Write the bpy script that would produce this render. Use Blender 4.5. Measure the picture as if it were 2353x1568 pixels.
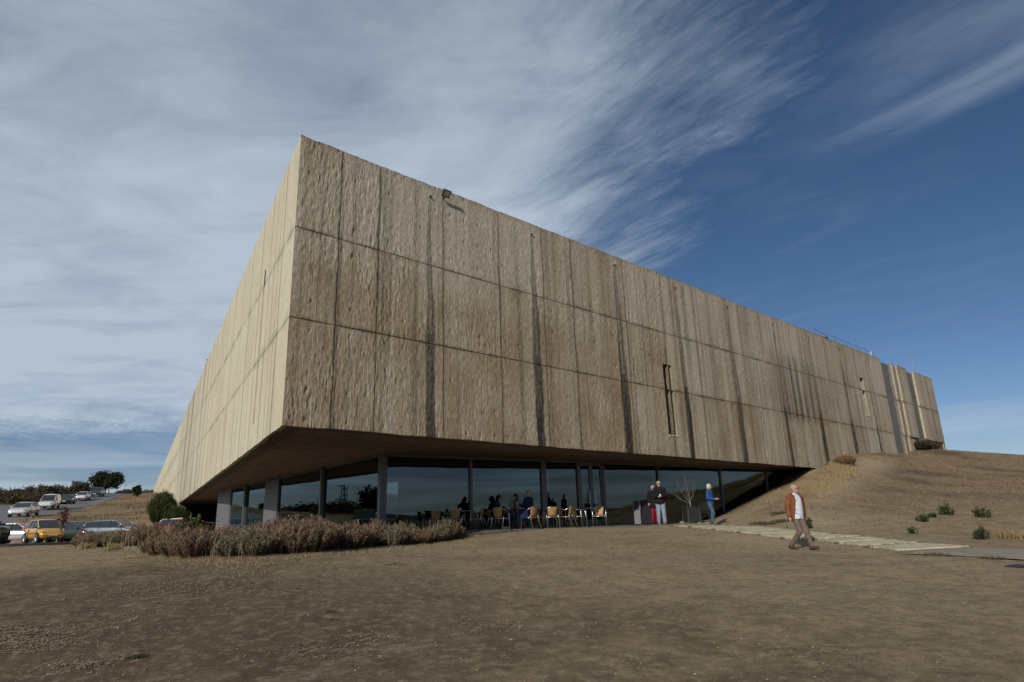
import bpy, math, random
import numpy as np
from mathutils import Matrix, Vector
random.seed(7); rng = np.random.default_rng(7)
for o in list(bpy.data.objects): bpy.data.objects.remove(o)
SC = bpy.context.scene; COL = SC.collection
R_ = math.radians

# ------------------------------------------------------------------ camera
F, CX, CY = 1499.0, 1176.5, 784.0
Zc = np.array([-166, 5284, -F]); Zc = Zc/np.linalg.norm(Zc)
fw = np.array([0, 0, -1.0]); Yc = fw-fw.dot(Zc)*Zc; Yc /= np.linalg.norm(Yc); Xc = np.cross(Yc, Zc)
RW = np.stack([Xc, Yc, Zc]); EYE = np.array([0, 0, 1.65])
cd = bpy.data.cameras.new('camera'); cam = bpy.data.objects.new('camera', cd); COL.objects.link(cam)
cd.sensor_width = 36; cd.lens = F/2353*36; cd.clip_start = 0.1; cd.clip_end = 9000
M = Matrix(RW.tolist()).to_4x4(); M.translation = Vector(EYE); cam.matrix_world = M
SC.camera = cam
SC.view_settings.view_transform = 'Standard'; SC.view_settings.look = 'None'
SC.view_settings.exposure = 0.05; SC.view_settings.gamma = 1
SC.view_settings.use_curve_mapping = False

# ------------------------------------------------------------------ world and sun
SUN_AZ, SUN_EL = 206.5, 24.5
W = bpy.data.worlds.new('World'); SC.world = W; W.use_nodes = True
nt = W.node_tree; nt.nodes.clear()
def N(t, tree=None, **kw):
    n = (tree or nt).nodes.new(t)
    for k, v in kw.items(): setattr(n, k, v)
    return n
def mth(tree, op, a, b=None, c=None, clamp=False):
    n = tree.nodes.new('ShaderNodeMath'); n.operation = op; n.use_clamp = clamp
    for i, v in enumerate((a, b, c)):
        if v is None: continue
        if isinstance(v, (int, float)): n.inputs[i].default_value = v
        else: tree.links.new(v, n.inputs[i])
    return n.outputs[0]
def mrange(tree, v, a, b, c=0.0, d=1.0, smooth=True):
    n = tree.nodes.new('ShaderNodeMapRange'); n.interpolation_type = 'SMOOTHSTEP' if smooth else 'LINEAR'
    tree.links.new(v, n.inputs[0])
    for i, x in enumerate((a, b, c, d)): n.inputs[i+1].default_value = x
    return n.outputs[0]
sky = N('ShaderNodeTexSky'); sky.sky_type = 'NISHITA'; sky.sun_disc = False
sky.sun_elevation = R_(SUN_EL); sky.sun_rotation = R_(SUN_AZ)
sky.air_density = 1.0; sky.dust_density = 0.35; sky.ozone_density = 2.2; sky.altitude = 400
tc = N('ShaderNodeTexCoord'); sep = N('ShaderNodeSeparateXYZ'); nt.links.new(tc.outputs['Generated'], sep.inputs[0])
zc = mth(nt, 'MAXIMUM', sep.outputs[2], 0.03)
qx = mth(nt, 'DIVIDE', sep.outputs[0], zc); qy = mth(nt, 'DIVIDE', sep.outputs[1], zc)
def comb(a, b, c=0.0):
    n = N('ShaderNodeCombineXYZ')
    for i, v in enumerate((a, b, c)):
        if isinstance(v, (int, float)): n.inputs[i].default_value = v
        else: nt.links.new(v, n.inputs[i])
    return n.outputs[0]
def noise(tree, vec, scale, detail=5, rough=0.55, dist=0.0):
    n = tree.nodes.new('ShaderNodeTexNoise'); tree.links.new(vec, n.inputs['Vector'])
    n.inputs['Scale'].default_value = scale; n.inputs['Detail'].default_value = detail
    n.inputs['Roughness'].default_value = rough; n.inputs['Distortion'].default_value = dist
    return n.outputs[0]
# streak coordinates of the cirrus layer: u across, v along the wind
u = mth(nt, 'ADD', mth(nt, 'MULTIPLY', mth(nt, 'SUBTRACT', qx, 1.06), 0.80), mth(nt, 'MULTIPLY', mth(nt, 'SUBTRACT', qy, 1.67), 0.60))
v = mth(nt, 'ADD', mth(nt, 'MULTIPLY', qx, -0.60), mth(nt, 'MULTIPLY', qy, 0.80))
st = comb(mth(nt, 'MULTIPLY', u, 2.2), mth(nt, 'MULTIPLY', v, 0.9), 3.1)
st2 = comb(mth(nt, 'ADD', mth(nt, 'MULTIPLY', qx, 1.1), mth(nt, 'MULTIPLY', qy, -.5)), mth(nt, 'ADD', mth(nt, 'MULTIPLY', qy, 2.0), mth(nt, 'MULTIPLY', qx, .5)), 7.7)
n_str = noise(nt, st, 1.5, 9, 0.62, 0.9)
n_str2 = noise(nt, st2, 1.4, 9, 0.6, 0.7)
n_big = noise(nt, comb(qx, qy, 1.3), 0.8, 4, 0.5, 0.4)
n_fin = noise(nt, comb(mth(nt, 'MULTIPLY', u, 9.0), mth(nt, 'MULTIPLY', v, 2.4), 5.0), 2.0, 8, 0.7, 0.6)
wob = mth(nt, 'ADD', mth(nt, 'MULTIPLY', mth(nt, 'SUBTRACT', n_str, 0.5), 0.85), mth(nt, 'MULTIPLY', mth(nt, 'SUBTRACT', n_fin, 0.5), 0.45))
m1 = mrange(nt, mth(nt, 'ADD', qx, wob), 0.72, -0.10)
m1 = mth(nt, 'MULTIPLY', m1, mrange(nt, mth(nt, 'ADD', qy, mth(nt, 'MULTIPLY', wob, 3.0)), 7.4, 4.6))
dens1 = mth(nt, 'MULTIPLY', m1, mth(nt, 'ADD', mrange(nt, sep.outputs[2], 0.72, 0.25, -0.34, 0.06, False), mth(nt, 'ADD', mth(nt, 'MULTIPLY', n_str2, 0.80), mth(nt, 'MULTIPLY', n_big, 0.90))))
e2 = mth(nt, 'MULTIPLY', mrange(nt, mth(nt, 'ADD', u, mth(nt, 'MULTIPLY', wob, 0.16)), 0.02, -0.07), mrange(nt, u, -0.75, -0.1))
e2 = mth(nt, 'MULTIPLY', e2, mrange(nt, v, 0.95, 0.45))
dens2 = mth(nt, 'MULTIPLY', e2, mth(nt, 'MULTIPLY', mrange(nt, n_str, 0.25, 0.75), 0.34))
e3 = mth(nt, 'MULTIPLY', mrange(nt, n_str, 0.5, 0.75), 0.05)
# thin bands low over the horizon
hz = comb(mth(nt, 'MULTIPLY', sep.outputs[0], 2.0), mth(nt, 'MULTIPLY', sep.outputs[2], 26.0), mth(nt, 'MULTIPLY', sep.outputs[1], 2.0))
n_hz = noise(nt, hz, 1.6, 6, 0.55, 0.3)
low = mth(nt, 'MULTIPLY', mrange(nt, sep.outputs[2], 0.17, 0.04), mth(nt, 'MULTIPLY', mrange(nt, n_hz, 0.38, 0.62), 0.75))
dens = mth(nt, 'MAXIMUM', mth(nt, 'MAXIMUM', dens1, dens2), mth(nt, 'MAXIMUM', e3, low), clamp=True)
dens = mth(nt, 'MINIMUM', dens, 0.92)
mixc = N('ShaderNodeMix'); mixc.data_type = 'RGBA'; nt.links.new(dens, mixc.inputs[0])
hsv = N('ShaderNodeHueSaturation'); hsv.inputs['Saturation'].default_value = 1.12; hsv.inputs['Value'].default_value = 0.54
tintn = N('ShaderNodeMix'); tintn.data_type = 'RGBA'; tintn.blend_type = 'MULTIPLY'; tintn.inputs[0].default_value = 1; tintn.inputs[7].default_value = (0.90, 0.93, 1.0, 1)
nt.links.new(sky.outputs[0], hsv.inputs['Color']); lowm = N('ShaderNodeMix'); lowm.data_type = 'RGBA'; nt.links.new(mrange(nt, sep.outputs[2], 0.34, 0.02), lowm.inputs[0])
lowm.inputs[6].default_value = (0.86, 0.91, 1.0, 1); lowm.inputs[7].default_value = (0.98, 1.0, 1.24, 1); nt.links.new(lowm.outputs[2], tintn.inputs[7])
nt.links.new(hsv.outputs[0], tintn.inputs[6]); nt.links.new(tintn.outputs[2], mixc.inputs[6])
mixc.inputs[7].default_value = (4.6, 5.4, 6.35, 1)
bg = N('ShaderNodeBackground'); bg.inputs[1].default_value = 0.1; nt.links.new(mixc.outputs[2], bg.inputs[0])
wo = N('ShaderNodeOutputWorld'); nt.links.new(bg.outputs[0], wo.inputs[0])
sd = bpy.data.lights.new('sun', 'SUN'); sd.energy = 3.3; sd.angle = R_(0.5); sd.color = (1.0, 0.92, 0.79)
so = bpy.data.objects.new('sun', sd); COL.objects.link(so)
az, el = R_(SUN_AZ), R_(SUN_EL)
sdir = Vector((math.sin(az)*math.cos(el), math.cos(az)*math.cos(el), math.sin(el)))
so.rotation_euler = sdir.to_track_quat('Z', 'Y').to_euler(); so.location = sdir*300

# ------------------------------------------------------------------ helpers
def dirp(px, py):
    w = RW @ np.array([px-CX, -(py-CY), -F]); return w/np.hypot(w[0], w[1])
def at(px, py, D): return EYE+dirp(px, py)*D
def onz(px, py, z): w = dirp(px, py); return EYE+w*((z-EYE[2])/w[2])
def hashn(ix, iy, seed):
    h = (ix.astype(np.int64)*374761393+iy.astype(np.int64)*668265263+seed*974634777) & 0x7fffffff
    h = ((h ^ (h >> 13))*1274126177) & 0x7fffffff
    return ((h ^ (h >> 16)) & 0xffff)/65535.0
def vnoise(x, y, seed=0):
    x = np.asarray(x, float); y = np.asarray(y, float)
    ix = np.floor(x); iy = np.floor(y); fx = x-ix; fy = y-iy
    fx = fx*fx*(3-2*fx); fy = fy*fy*(3-2*fy)
    a = hashn(ix, iy, seed); b = hashn(ix+1, iy, seed); c = hashn(ix, iy+1, seed); d = hashn(ix+1, iy+1, seed)
    return (a*(1-fx)+b*fx)*(1-fy)+(c*(1-fx)+d*fx)*fy
def fbm(x, y, seed=0, octv=4, g=0.5):
    s = 0; a = 1; t = 0
    for k in range(octv):
        s = s+a*vnoise(x*2**k, y*2**k, seed+k*17); t += a; a *= g
    return s/t
def tag(o, label=None, cat=None, group=None, kind=None):
    for k, w in (('label', label), ('category', cat), ('group', group), ('kind', kind)):
        if w: o[k] = w
    return o
def link(name, me, mat, parent=None, smooth=False):
    if mat is not None:
        for m in (mat if isinstance(mat, (list, tuple)) else [mat]): me.materials.append(m)
    if smooth: me.polygons.foreach_set('use_smooth', [True]*len(me.polygons))
    o = bpy.data.objects.new(name, me); COL.objects.link(o)
    if parent is not None: o.parent = parent
    return o
def npmesh(name, V, Fc, cols=None):
    """V (n,3), Fc (m,k) all faces with k corners"""
    V = np.asarray(V, np.float32); Fc = np.asarray(Fc, np.int32); me = bpy.data.meshes.new(name)
    k = Fc.shape[1]; me.vertices.add(len(V)); me.vertices.foreach_set('co', V.ravel())
    me.loops.add(Fc.size); me.loops.foreach_set('vertex_index', Fc.ravel())
    me.polygons.add(len(Fc)); me.polygons.foreach_set('loop_start', np.arange(0, Fc.size, k, dtype=np.int32))
    me.polygons.foreach_set('loop_total', np.full(len(Fc), k, np.int32))
    me.update(calc_edges=True)
    for nm, c in (cols or {}).items():
        a = me.color_attributes.new(nm, 'FLOAT_COLOR', 'POINT')
        c = np.asarray(c, np.float32)
        if c.shape[1] == 3: c = np.concatenate([c, np.ones((len(c), 1), np.float32)], 1)
        a.data.foreach_set('color', c.ravel())
    return me
def thing(name, loc, rotz=0.0, label=None, cat=None, group=None, kind=None):
    o = bpy.data.objects.new(name, None); COL.objects.link(o); o.empty_display_size = 0.3
    o.location = Vector([float(q) for q in loc]); o.rotation_euler = (0, 0, rotz)
    return tag(o, label, cat, group, kind)
def copy_tree(o, parent=None):
    c = o.copy(); COL.objects.link(c)
    if parent is not None: c.parent = parent
    for ch in o.children: copy_tree(ch, c)
    return c
class MB:
    def __init__(s): s.v = []; s.f = []
    def add(s, vs, fs):
        b = len(s.v); s.v += [tuple(float(c) for c in q) for q in vs]; s.f += [tuple(b+i for i in g) for g in fs]; return s
    def box(s, c, size, rot=0.0, tilt=None):
        hx, hy, hz = [q/2 for q in size]; P = []
        for x, y, z in ((-1,-1,-1),(1,-1,-1),(1,1,-1),(-1,1,-1),(-1,-1,1),(1,-1,1),(1,1,1),(-1,1,1)):
            p = Vector((x*hx, y*hy, z*hz))
            if tilt is not None: p = tilt @ p
            p = Matrix.Rotation(rot, 3, 'Z') @ p
            P.append((c[0]+p.x, c[1]+p.y, c[2]+p.z))
        return s.add(P, [(0,3,2,1),(4,5,6,7),(0,1,5,4),(1,2,6,5),(2,3,7,6),(3,0,4,7)])
    def tube(s, pts, r, n=8, r1=None, cap=True):
        pts = [Vector([float(c) for c in p]) for p in pts]; m = len(pts); rings = []
        for i, p in enumerate(pts):
            t = (pts[min(i+1, m-1)]-pts[max(i-1, 0)]).normalized()
            a = Vector((0, 0, 1)) if abs(t.z) < 0.9 else Vector((1, 0, 0))
            e1 = t.cross(a).normalized(); e2 = t.cross(e1)
            rr = r if r1 is None else r+(r1-r)*i/(m-1)
            rings.append([p+(e1*math.cos(2*math.pi*k/n)+e2*math.sin(2*math.pi*k/n))*rr for k in range(n)])
        vs = [q for g in rings for q in g]; fs = []
        for i in range(m-1):
            for k in range(n): fs.append((i*n+k, i*n+(k+1) % n, (i+1)*n+(k+1) % n, (i+1)*n+k))
        if cap: fs += [tuple(reversed(range(n))), tuple((m-1)*n+k for k in range(n))]
        return s.add(vs, fs)
    def loft(s, rings, cap=True):
        n = len(rings[0]); vs = [q for g in rings for q in g]; fs = []
        for i in range(len(rings)-1):
            for k in range(n): fs.append((i*n+k, i*n+(k+1) % n, (i+1)*n+(k+1) % n, (i+1)*n+k))
        if cap: fs += [tuple(reversed(range(n))), tuple((len(rings)-1)*n+k for k in range(n))]
        return s.add(vs, fs)
    def ell(s, c, r, n=10, m=7, rotm=None):
        rings = []
        for i in range(1, m):
            a = math.pi*i/m
            g = []
            for k in range(n):
                b = 2*math.pi*k/n
                p = Vector((r[0]*math.sin(a)*math.cos(b), r[1]*math.sin(a)*math.sin(b), -r[2]*math.cos(a)))
                if rotm is not None: p = rotm @ p
                g.append((c[0]+p.x, c[1]+p.y, c[2]+p.z))
            rings.append(g)
        return s.loft(rings)
    def me(s, name, bevel=0, seg=1, recalc=True):
        me = bpy.data.meshes.new(name); me.from_pydata(s.v, [], s.f)
        if recalc or bevel:
            import bmesh
            bm = bmesh.new(); bm.from_mesh(me)
            if bevel: bmesh.ops.bevel(bm, geom=bm.edges[:], offset=bevel, segments=seg, affect='EDGES', clamp_overlap=True)
            bmesh.ops.recalc_face_normals(bm, faces=bm.faces[:]); bm.to_mesh(me); bm.free()
        return me
    def build(s, name, mat, parent=None, smooth=False, bevel=0, seg=1):
        return link(name, s.me(name, bevel, seg), mat, parent, smooth)

# ------------------------------------------------------------------ materials
def newmat(name):
    m = bpy.data.materials.new(name); m.use_nodes = True; t = m.node_tree
    return m, t, t.nodes['Principled BSDF']
def rgbmix(t, fac, a, b, mode='MIX'):
    n = t.nodes.new('ShaderNodeMix'); n.data_type = 'RGBA'; n.blend_type = mode
    for i, w in ((0, fac), (6, a), (7, b)):
        if isinstance(w, (int, float)): n.inputs[i].default_value = w
        elif isinstance(w, tuple): n.inputs[i].default_value = (*w[:3], 1)
        else: t.links.new(w, n.inputs[i])
    return n.outputs[2]
def objvec(t, sc=(1, 1, 1)):
    c = t.nodes.new('ShaderNodeTexCoord'); m = t.nodes.new('ShaderNodeMapping'); m.inputs['Scale'].default_value = sc
    t.links.new(c.outputs['Object'], m.inputs[0]); return m.outputs[0]
def bump(t, b, h, strength, dist):
    n = t.nodes.new('ShaderNodeBump'); n.inputs['Strength'].default_value = strength; n.inputs['Distance'].default_value = dist
    t.links.new(h, n.inputs['Height']); t.links.new(n.outputs[0], b.inputs['Normal']); return n
def simple(name, col, rough=0.6, metal=0.0, var=0.18, sc=6.0, spec=0.5, bmp=0.0, coat=0.0, stretch=(1, 1, 1)):
    m, t, b = newmat(name)
    nz = noise(t, objvec(t, stretch), sc, 5, 0.6)
    c = rgbmix(t, mrange(t, nz, 0.3, 0.7), tuple(q*(1-var) for q in col), tuple(min(1, q*(1+var)) for q in col))
    t.links.new(c, b.inputs['Base Color']); b.inputs['Roughness'].default_value = rough; b.inputs['Metallic'].default_value = metal
    b.inputs['Specular IOR Level'].default_value = spec; b.inputs['Coat Weight'].default_value = coat
    b.inputs['Coat Roughness'].default_value = 0.06
    if bmp: bump(t, b, nz, bmp, 0.01)
    return m
def foliage(name, rough=0.75, transl=0.25, attr='tint'):
    m, t, b = newmat(name)
    a = t.nodes.new('ShaderNodeAttribute'); a.attribute_name = attr
    t.links.new(a.outputs['Color'], b.inputs['Base Color']); b.inputs['Roughness'].default_value = rough
    b.inputs['Specular IOR Level'].default_value = 0.25
    if transl:
        tr = t.nodes.new('ShaderNodeBsdfTranslucent'); t.links.new(a.outputs['Color'], tr.inputs[0])
        mx = t.nodes.new('ShaderNodeMixShader'); mx.inputs[0].default_value = transl
        t.links.new(b.outputs[0], mx.inputs[1]); t.links.new(tr.outputs[0], mx.inputs[2])
        t.links.new(mx.outputs[0], t.nodes['Material Output'].inputs[0])
    return m
def concrete(name, base, dark, brown, fibre=1.0):
    m, t, b = newmat(name)
    a = t.nodes.new('ShaderNodeAttribute'); a.attribute_name = 'wear'
    sp = t.nodes.new('ShaderNodeSeparateColor'); t.links.new(a.outputs['Color'], sp.inputs[0])
    uvn = t.nodes.new('ShaderNodeAttribute'); uvn.attribute_name = 'facade'   # (along, height, 0)
    def mp(sx, sy):
        n = t.nodes.new('ShaderNodeMapping'); n.inputs['Scale'].default_value = (sx, sy, 1); t.links.new(uvn.outputs['Color'], n.inputs[0]); return n.outputs[0]
    fine = noise(t, mp(1, 0.22), 26*fibre, 7, 0.65, 0.3)
    board = noise(t, mp(1, 0.05), 5.5, 5, 0.6, 0.1)
    blot = noise(t, mp(1, 0.8), 0.8, 5, 0.6, 0.4)
    pit = noise(t, mp(1, 0.7), 38, 3, 0.5)
    c = rgbmix(t, mrange(t, fine, 0.3, 0.72), dark, base)
    c = rgbmix(t, mth(t, 'MULTIPLY', mrange(t, board, 0.45, 0.72), 0.45), c, tuple(q*0.62 for q in base))
    bf = mth(t, 'MULTIPLY', sp.outputs[2], mrange(t, blot, 0.2, 0.65, 0.45, 1.0), clamp=True)
    c = rgbmix(t, bf, c, brown, 'MULTIPLY')
    c = rgbmix(t, mth(t, 'MULTIPLY', mrange(t, blot, 0.5, 0.8), 0.35), c, (0.62, 0.64, 0.62), 'MULTIPLY')
    c = rgbmix(t, mth(t, 'MULTIPLY', mrange(t, pit, 0.66, 0.76), 0.55), c, (0.07, 0.055, 0.045))
    c = rgbmix(t, mth(t, 'MULTIPLY', sp.outputs[1], mrange(t, fine, 0.25, 0.6, 0.4, 1.0)), c, (0.50, 0.49, 0.46))
    sf = mth(t, 'MULTIPLY', sp.outputs[0], mrange(t, fine, 0.2, 0.75, 1.0, 0.62), clamp=True)
    c = rgbmix(t, sf, c, (0.026, 0.024, 0.021))
    t.links.new(c, b.inputs['Base Color']); b.inputs['Roughness'].default_value = 0.93; b.inputs['Specular IOR Level'].default_value = 0.2
    hsum = mth(t, 'ADD', fine, mth(t, 'MULTIPLY', mrange(t, pit, 0.66, 0.76), -0.7))
    bump(t, b, hsum, 1.0 if fibre >= 1 else 0.4, 0.05)
    return m
MAT = {}
MAT['conc_r'] = concrete('weathered_rough_concrete', (0.69, 0.62, 0.495), (0.36, 0.315, 0.25), (0.66, 0.56, 0.46))
MAT['conc_l'] = concrete('pale_board_concrete', (0.64, 0.595, 0.47), (0.47, 0.43, 0.335), (0.78, 0.72, 0.62), 0.7)
MAT['joint'] = simple('joint_shadow_concrete', (0.10, 0.085, 0.068), 0.95, sc=3)
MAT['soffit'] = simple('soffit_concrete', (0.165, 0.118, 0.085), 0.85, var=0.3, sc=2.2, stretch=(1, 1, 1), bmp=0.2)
MAT['alu'] = simple('brushed_aluminium', (0.62, 0.63, 0.65), 0.28, 1.0, 0.06, 20)
MAT['mullion'] = simple('grey_mullion_metal', (0.15, 0.152, 0.16), 0.42, 0.6, 0.08, 4)
MAT['louvre'] = simple('louvre_metal', (0.20, 0.20, 0.21), 0.5, 0.2, 0.08, 4)
MAT['wicker'] = simple('tan_wicker', (0.36, 0.22, 0.085), 0.6, 0, 0.3, 60, bmp=0.4)
MAT['white'] = simple('white_china', (0.75, 0.76, 0.75), 0.3, 0, 0.04, 5)
MAT['black'] = simple('black_plastic', (0.018, 0.018, 0.02), 0.5, 0, 0.2, 5)
MAT['slab'] = simple('pale_paving_stone', (0.44, 0.40, 0.29), 0.9, 0, 0.2, 2.6, 0.2, 0.3)
MAT['pathgrey'] = simple('grey_path_concrete', (0.26, 0.232, 0.18), 0.9, 0, 0.12, 2.0, 0.2, 0.3)
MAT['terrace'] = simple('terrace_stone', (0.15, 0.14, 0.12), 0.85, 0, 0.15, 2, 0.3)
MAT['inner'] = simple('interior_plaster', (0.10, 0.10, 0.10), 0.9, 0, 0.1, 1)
MAT['column'] = simple('interior_column_paint', (0.6, 0.62, 0.62), 0.6, 0, 0.05, 1)
MAT['lampglass'] = simple('floodlight_glass', (0.50, 0.48, 0.40), 0.25, 0, 0.15, 8)
MAT['leaf'] = foliage('leaf_foliage'); MAT['twig'] = foliage('dry_stalks', 0.85, 0.15)
MAT['stone'] = foliage('loose_stone', 0.9, 0)
MAT['bark'] = simple('bark', (0.10, 0.075, 0.055), 0.95, 0, 0.35, 14, 0.2, 0.5)
MAT['paletwig'] = simple('pale_bark', (0.17, 0.15, 0.125), 0.9, 0, 0.2, 14, 0.2)
MAT['tyre'] = simple('tyre_rubber', (0.02, 0.02, 0.02), 0.8)
MAT['rim'] = simple('alloy_rim', (0.55, 0.56, 0.58), 0.3, 0.9, 0.1)
MAT['carglass'] = simple('car_window_glass', (0.02, 0.028, 0.03), 0.06, 0, 0.1, 3, 0.8)
MAT['lens'] = simple('headlamp_lens', (0.22, 0.24, 0.26), 0.12, 0.3, 0.1, 9)
MAT['redlens'] = simple('tail_lamp_lens', (0.45, 0.015, 0.02), 0.2)
MAT['plate'] = simple('number_plate', (0.62, 0.62, 0.6), 0.5)
MAT['trim'] = simple('dark_trim', (0.022, 0.022, 0.024), 0.55)

# asphalt
def asphalt():
    m, t, b = newmat('worn_asphalt')
    w = objvec(t); a = noise(t, w, 0.35, 4, 0.6); g = noise(t, w, 45, 3, 0.7)
    c = rgbmix(t, mrange(t, a, 0.3, 0.7), (0.115, 0.118, 0.122), (0.155, 0.157, 0.16))
    c = rgbmix(t, mth(t, 'MULTIPLY', mrange(t, g, 0.5, 0.8), 0.4), c, (0.2, 0.2, 0.2))
    t.links.new(c, b.inputs['Base Color']); b.inputs['Roughness'].default_value = 0.85; bump(t, b, g, 0.4, 0.01); return m
MAT['asphalt'] = asphalt()
# glass of the restaurant front: dark tinted, mirror-like at the surface
def glazing():
    m = bpy.data.materials.new('tinted_glazing'); m.use_nodes = True; t = m.node_tree; t.nodes.clear()
    out = t.nodes.new('ShaderNodeOutputMaterial'); tr = t.nodes.new('ShaderNodeBsdfTransparent'); gl = t.nodes.new('ShaderNodeBsdfGlossy')
    tr.inputs[0].default_value = (0.34, 0.40, 0.40, 1); gl.inputs[0].default_value = (0.72, 0.86, 0.88, 1); gl.inputs['Roughness'].default_value = 0.004
    lw = t.nodes.new('ShaderNodeFresnel'); lw.inputs[0].default_value = 1.62
    nz = noise(t, objvec(t), 0.7, 2, 0.5); bp = t.nodes.new('ShaderNodeBump'); bp.inputs['Strength'].default_value = 0.04; bp.inputs['Distance'].default_value = 0.02
    t.links.new(nz, bp.inputs['Height']); t.links.new(bp.outputs[0], gl.inputs['Normal'])
    f = mth(t, 'ADD', mth(t, 'MULTIPLY', lw.outputs[0], 1.0), 0.05, clamp=True)
    mx = t.nodes.new('ShaderNodeMixShader'); t.links.new(f, mx.inputs[0]); t.links.new(tr.outputs[0], mx.inputs[1]); t.links.new(gl.outputs[0], mx.inputs[2])
    t.links.new(mx.outputs[0], out.inputs[0]); return m
MAT['glass'] = glazing()

# ------------------------------------------------------------------ main geometry of the place
ZS = 4.40                                    # underside of the cantilever
ZJ2, ZJ1, ZT = 7.42, 10.15, 13.15            # pour joints and parapet
C0 = onz(648, 977, ZS); C0[2] = 0
dR = dirp(2877, 1152); dR[2] = 0; dL = dirp(306, 1237); dL[2] = 0
nR = np.array([dR[1], -dR[0], 0]); nL = np.array([-dL[1], dL[0], 0])   # outward normals
def fac(side, s, z, off=0.0):
    d_, n_ = (dR, nR) if side == 'R' else (dL, nL)
    return np.array([C0[0]+d_[0]*s+n_[0]*off, C0[1]+d_[1]*s+n_[1]*off, z])
GC = onz(880, 1045, ZS); G1 = onz(1762, 1078, ZS); gR = (G1-GC); gR[2] = 0; gR /= np.linalg.norm(gR); gN = np.array([gR[1], -gR[0], 0])
ZF = 1.54                                    # terrace level

# ------------------------------------------------------------------ terrain
ctrl = []
def G(px, py, D): p = at(px, py, D); ctrl.append(p); return p
def P3(*a): ctrl.append(np.array(a, float))
for a in [(0,0,0),(-6,1,0.0),(6,1,-.02),(0,6,.14),(-6,7,.2),(6,7,.14),(0,11,.42),(-10,11,.55),(9,11,.3),(0,16,.83),(-14,16,.85),(14,12,.2),(20,14,.2)]: P3(*a)
for a in [(650,1281,17.8),(450,1287,18.5),(293,1269,25),(186,1258,34),(0,1262,44),(90,1254,52),(1060,1243,23),(1150,1221,24.5),(1350,1212,26.5),(1480,1208.5,28),
          (900,1262,20),(1300,1240,21),(1500,1240,21.5),(1835,1264,19.9),(2083,1266,19.5),(2353,1292,18),(1635,1206.5,28.7),(1720,1207,29),
          (1801,1217,25.5),(1914,1226,24),(2045,1239,22.5),(2176,1247,22),(2233,1256,21),(2353,1258,21),
          (2353,1236,24.5),(2353,1180,31),(2353,1120,42),(2353,1066,58),(2168,1225,25.5),(2168,1180,31),(2168,1120,41),(2168,1062,56),
          (2000,1205,26.5),(2000,1180,29),(2000,1120,37),(2000,1066,46),(1900,1202,27),(1900,1180,28.5),(1900,1120,36),(1860,1160,31.5),
          (1800,1185,29),(1800,1130,36),(1650,1190,36.5),(1700,1162,38.5),(1762,1130,41),(1868,1074,43.3),(1930,1046,47),(2000,1041,51.6),(2100,1034,60.5),(2168,1043,67.2),
          (33,1201,80),(156,1176,100),(234,1156,125),(303,1136,165),(300,1192,85),(330,1166,110),(375,1196,63),(250,1212,73),(120,1218,72)]: G(*a)
for a in [(1180,1209,30),(1330,1204,32)]: G(*a)
for a in [(-31,41,1.48),(-35,50,1.5),(-38.6,58.6,1.55),(-45,60,1.7),(-30,52,1.5),(-13,36,1.45),(-21,49,1.5),(-24,56,1.6),(-8,28,1.42),(0,40,1.4),(15,50,1.4),
          (-56,72,4.3),(-61.5,86,5.7),(-74,107.5,7.2),(-80,123,9.1),(-63,70,4.4),(-72,86,6.4),(-84,107,8.2),(-60,45,2.2),(-70,55,3.6),
          (-100,82,2.5),(-121,90,1.2),(-120,115,5),(-100,140,11.2),(-75,150,11.5),(-60,150,11.3),(-85,165,12),(-40,130,9.8),(-60,200,11),(-120,200,11),(0,200,6),
          (40,90,4.5),(55,70,5.2),(75,60,3.8),(90,100,2),(60,30,1.5),(45,15,.3),(100,20,-3),(60,-20,-3),(0,-25,-1.8),(-30,-10,-1),(-40,15,.6),(-70,5,0),(30,150,4),
          (0,-80,-9),(-90,-60,-9),(90,-80,-10),(-150,40,1),(-160,120,8),(150,60,-8),(-160,220,8),(160,200,-6),(0,-200,-40),(-180,-150,-35),(180,-150,-40)]: P3(*a)
ctrl = np.array(ctrl)
CC = 2.0
def phi(d): return np.sqrt(d*d+CC*CC)
A = phi(np.hypot(ctrl[:, None, 0]-ctrl[None, :, 0], ctrl[:, None, 1]-ctrl[None, :, 1]))+np.eye(len(ctrl))*-0.02
nn = len(ctrl); Pm = np.stack([np.ones(nn), ctrl[:, 0], ctrl[:, 1]], 1)
S_ = np.block([[A, Pm], [Pm.T, np.zeros((3, 3))]]); sol = np.linalg.solve(S_, np.concatenate([ctrl[:, 2], np.zeros(3)]))
def near_h(x, y):
    o = sol[nn]+sol[nn+1]*x+sol[nn+2]*y
    for i in range(nn): o = o+sol[i]*phi(np.hypot(x-ctrl[i, 0], y-ctrl[i, 1]))
    return o
def sst(t): t = np.clip(t, 0, 1); return t*t*(3-2*t)
def height(x, y):
    x = np.asarray(x, float); y = np.asarray(y, float)
    r = np.hypot(x, y); th = np.arctan2(x, y)
    k = np.minimum(1, 240/np.maximum(r, 1)); h = near_h(x*k, y*k)
    back = 0.5-0.5*np.cos(th)                      # 1 behind the camera
    far = -70*sst((r-250)/500)*(0.25+0.75*back)
    ridge = (0.35+0.9*fbm(th*2.6+5, r/2600, 31, 4))*r*0.048*sst((r-700)/1500)*(0.45+0.55*back)
    w = sst((r-240)/260)
    return h*(1-w)+(h*0.4+far+ridge)*w
def road_mask_pts():
    near = [at(-60, 1222, 70), at(33, 1201, 80), at(90, 1189, 89), at(156, 1176, 100), at(234, 1156, 125), at(290, 1139, 158), at(300, 1136, 180)]
    return [np.array([p[0], p[1]]) for p in near]
RN = road_mask_pts()
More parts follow.
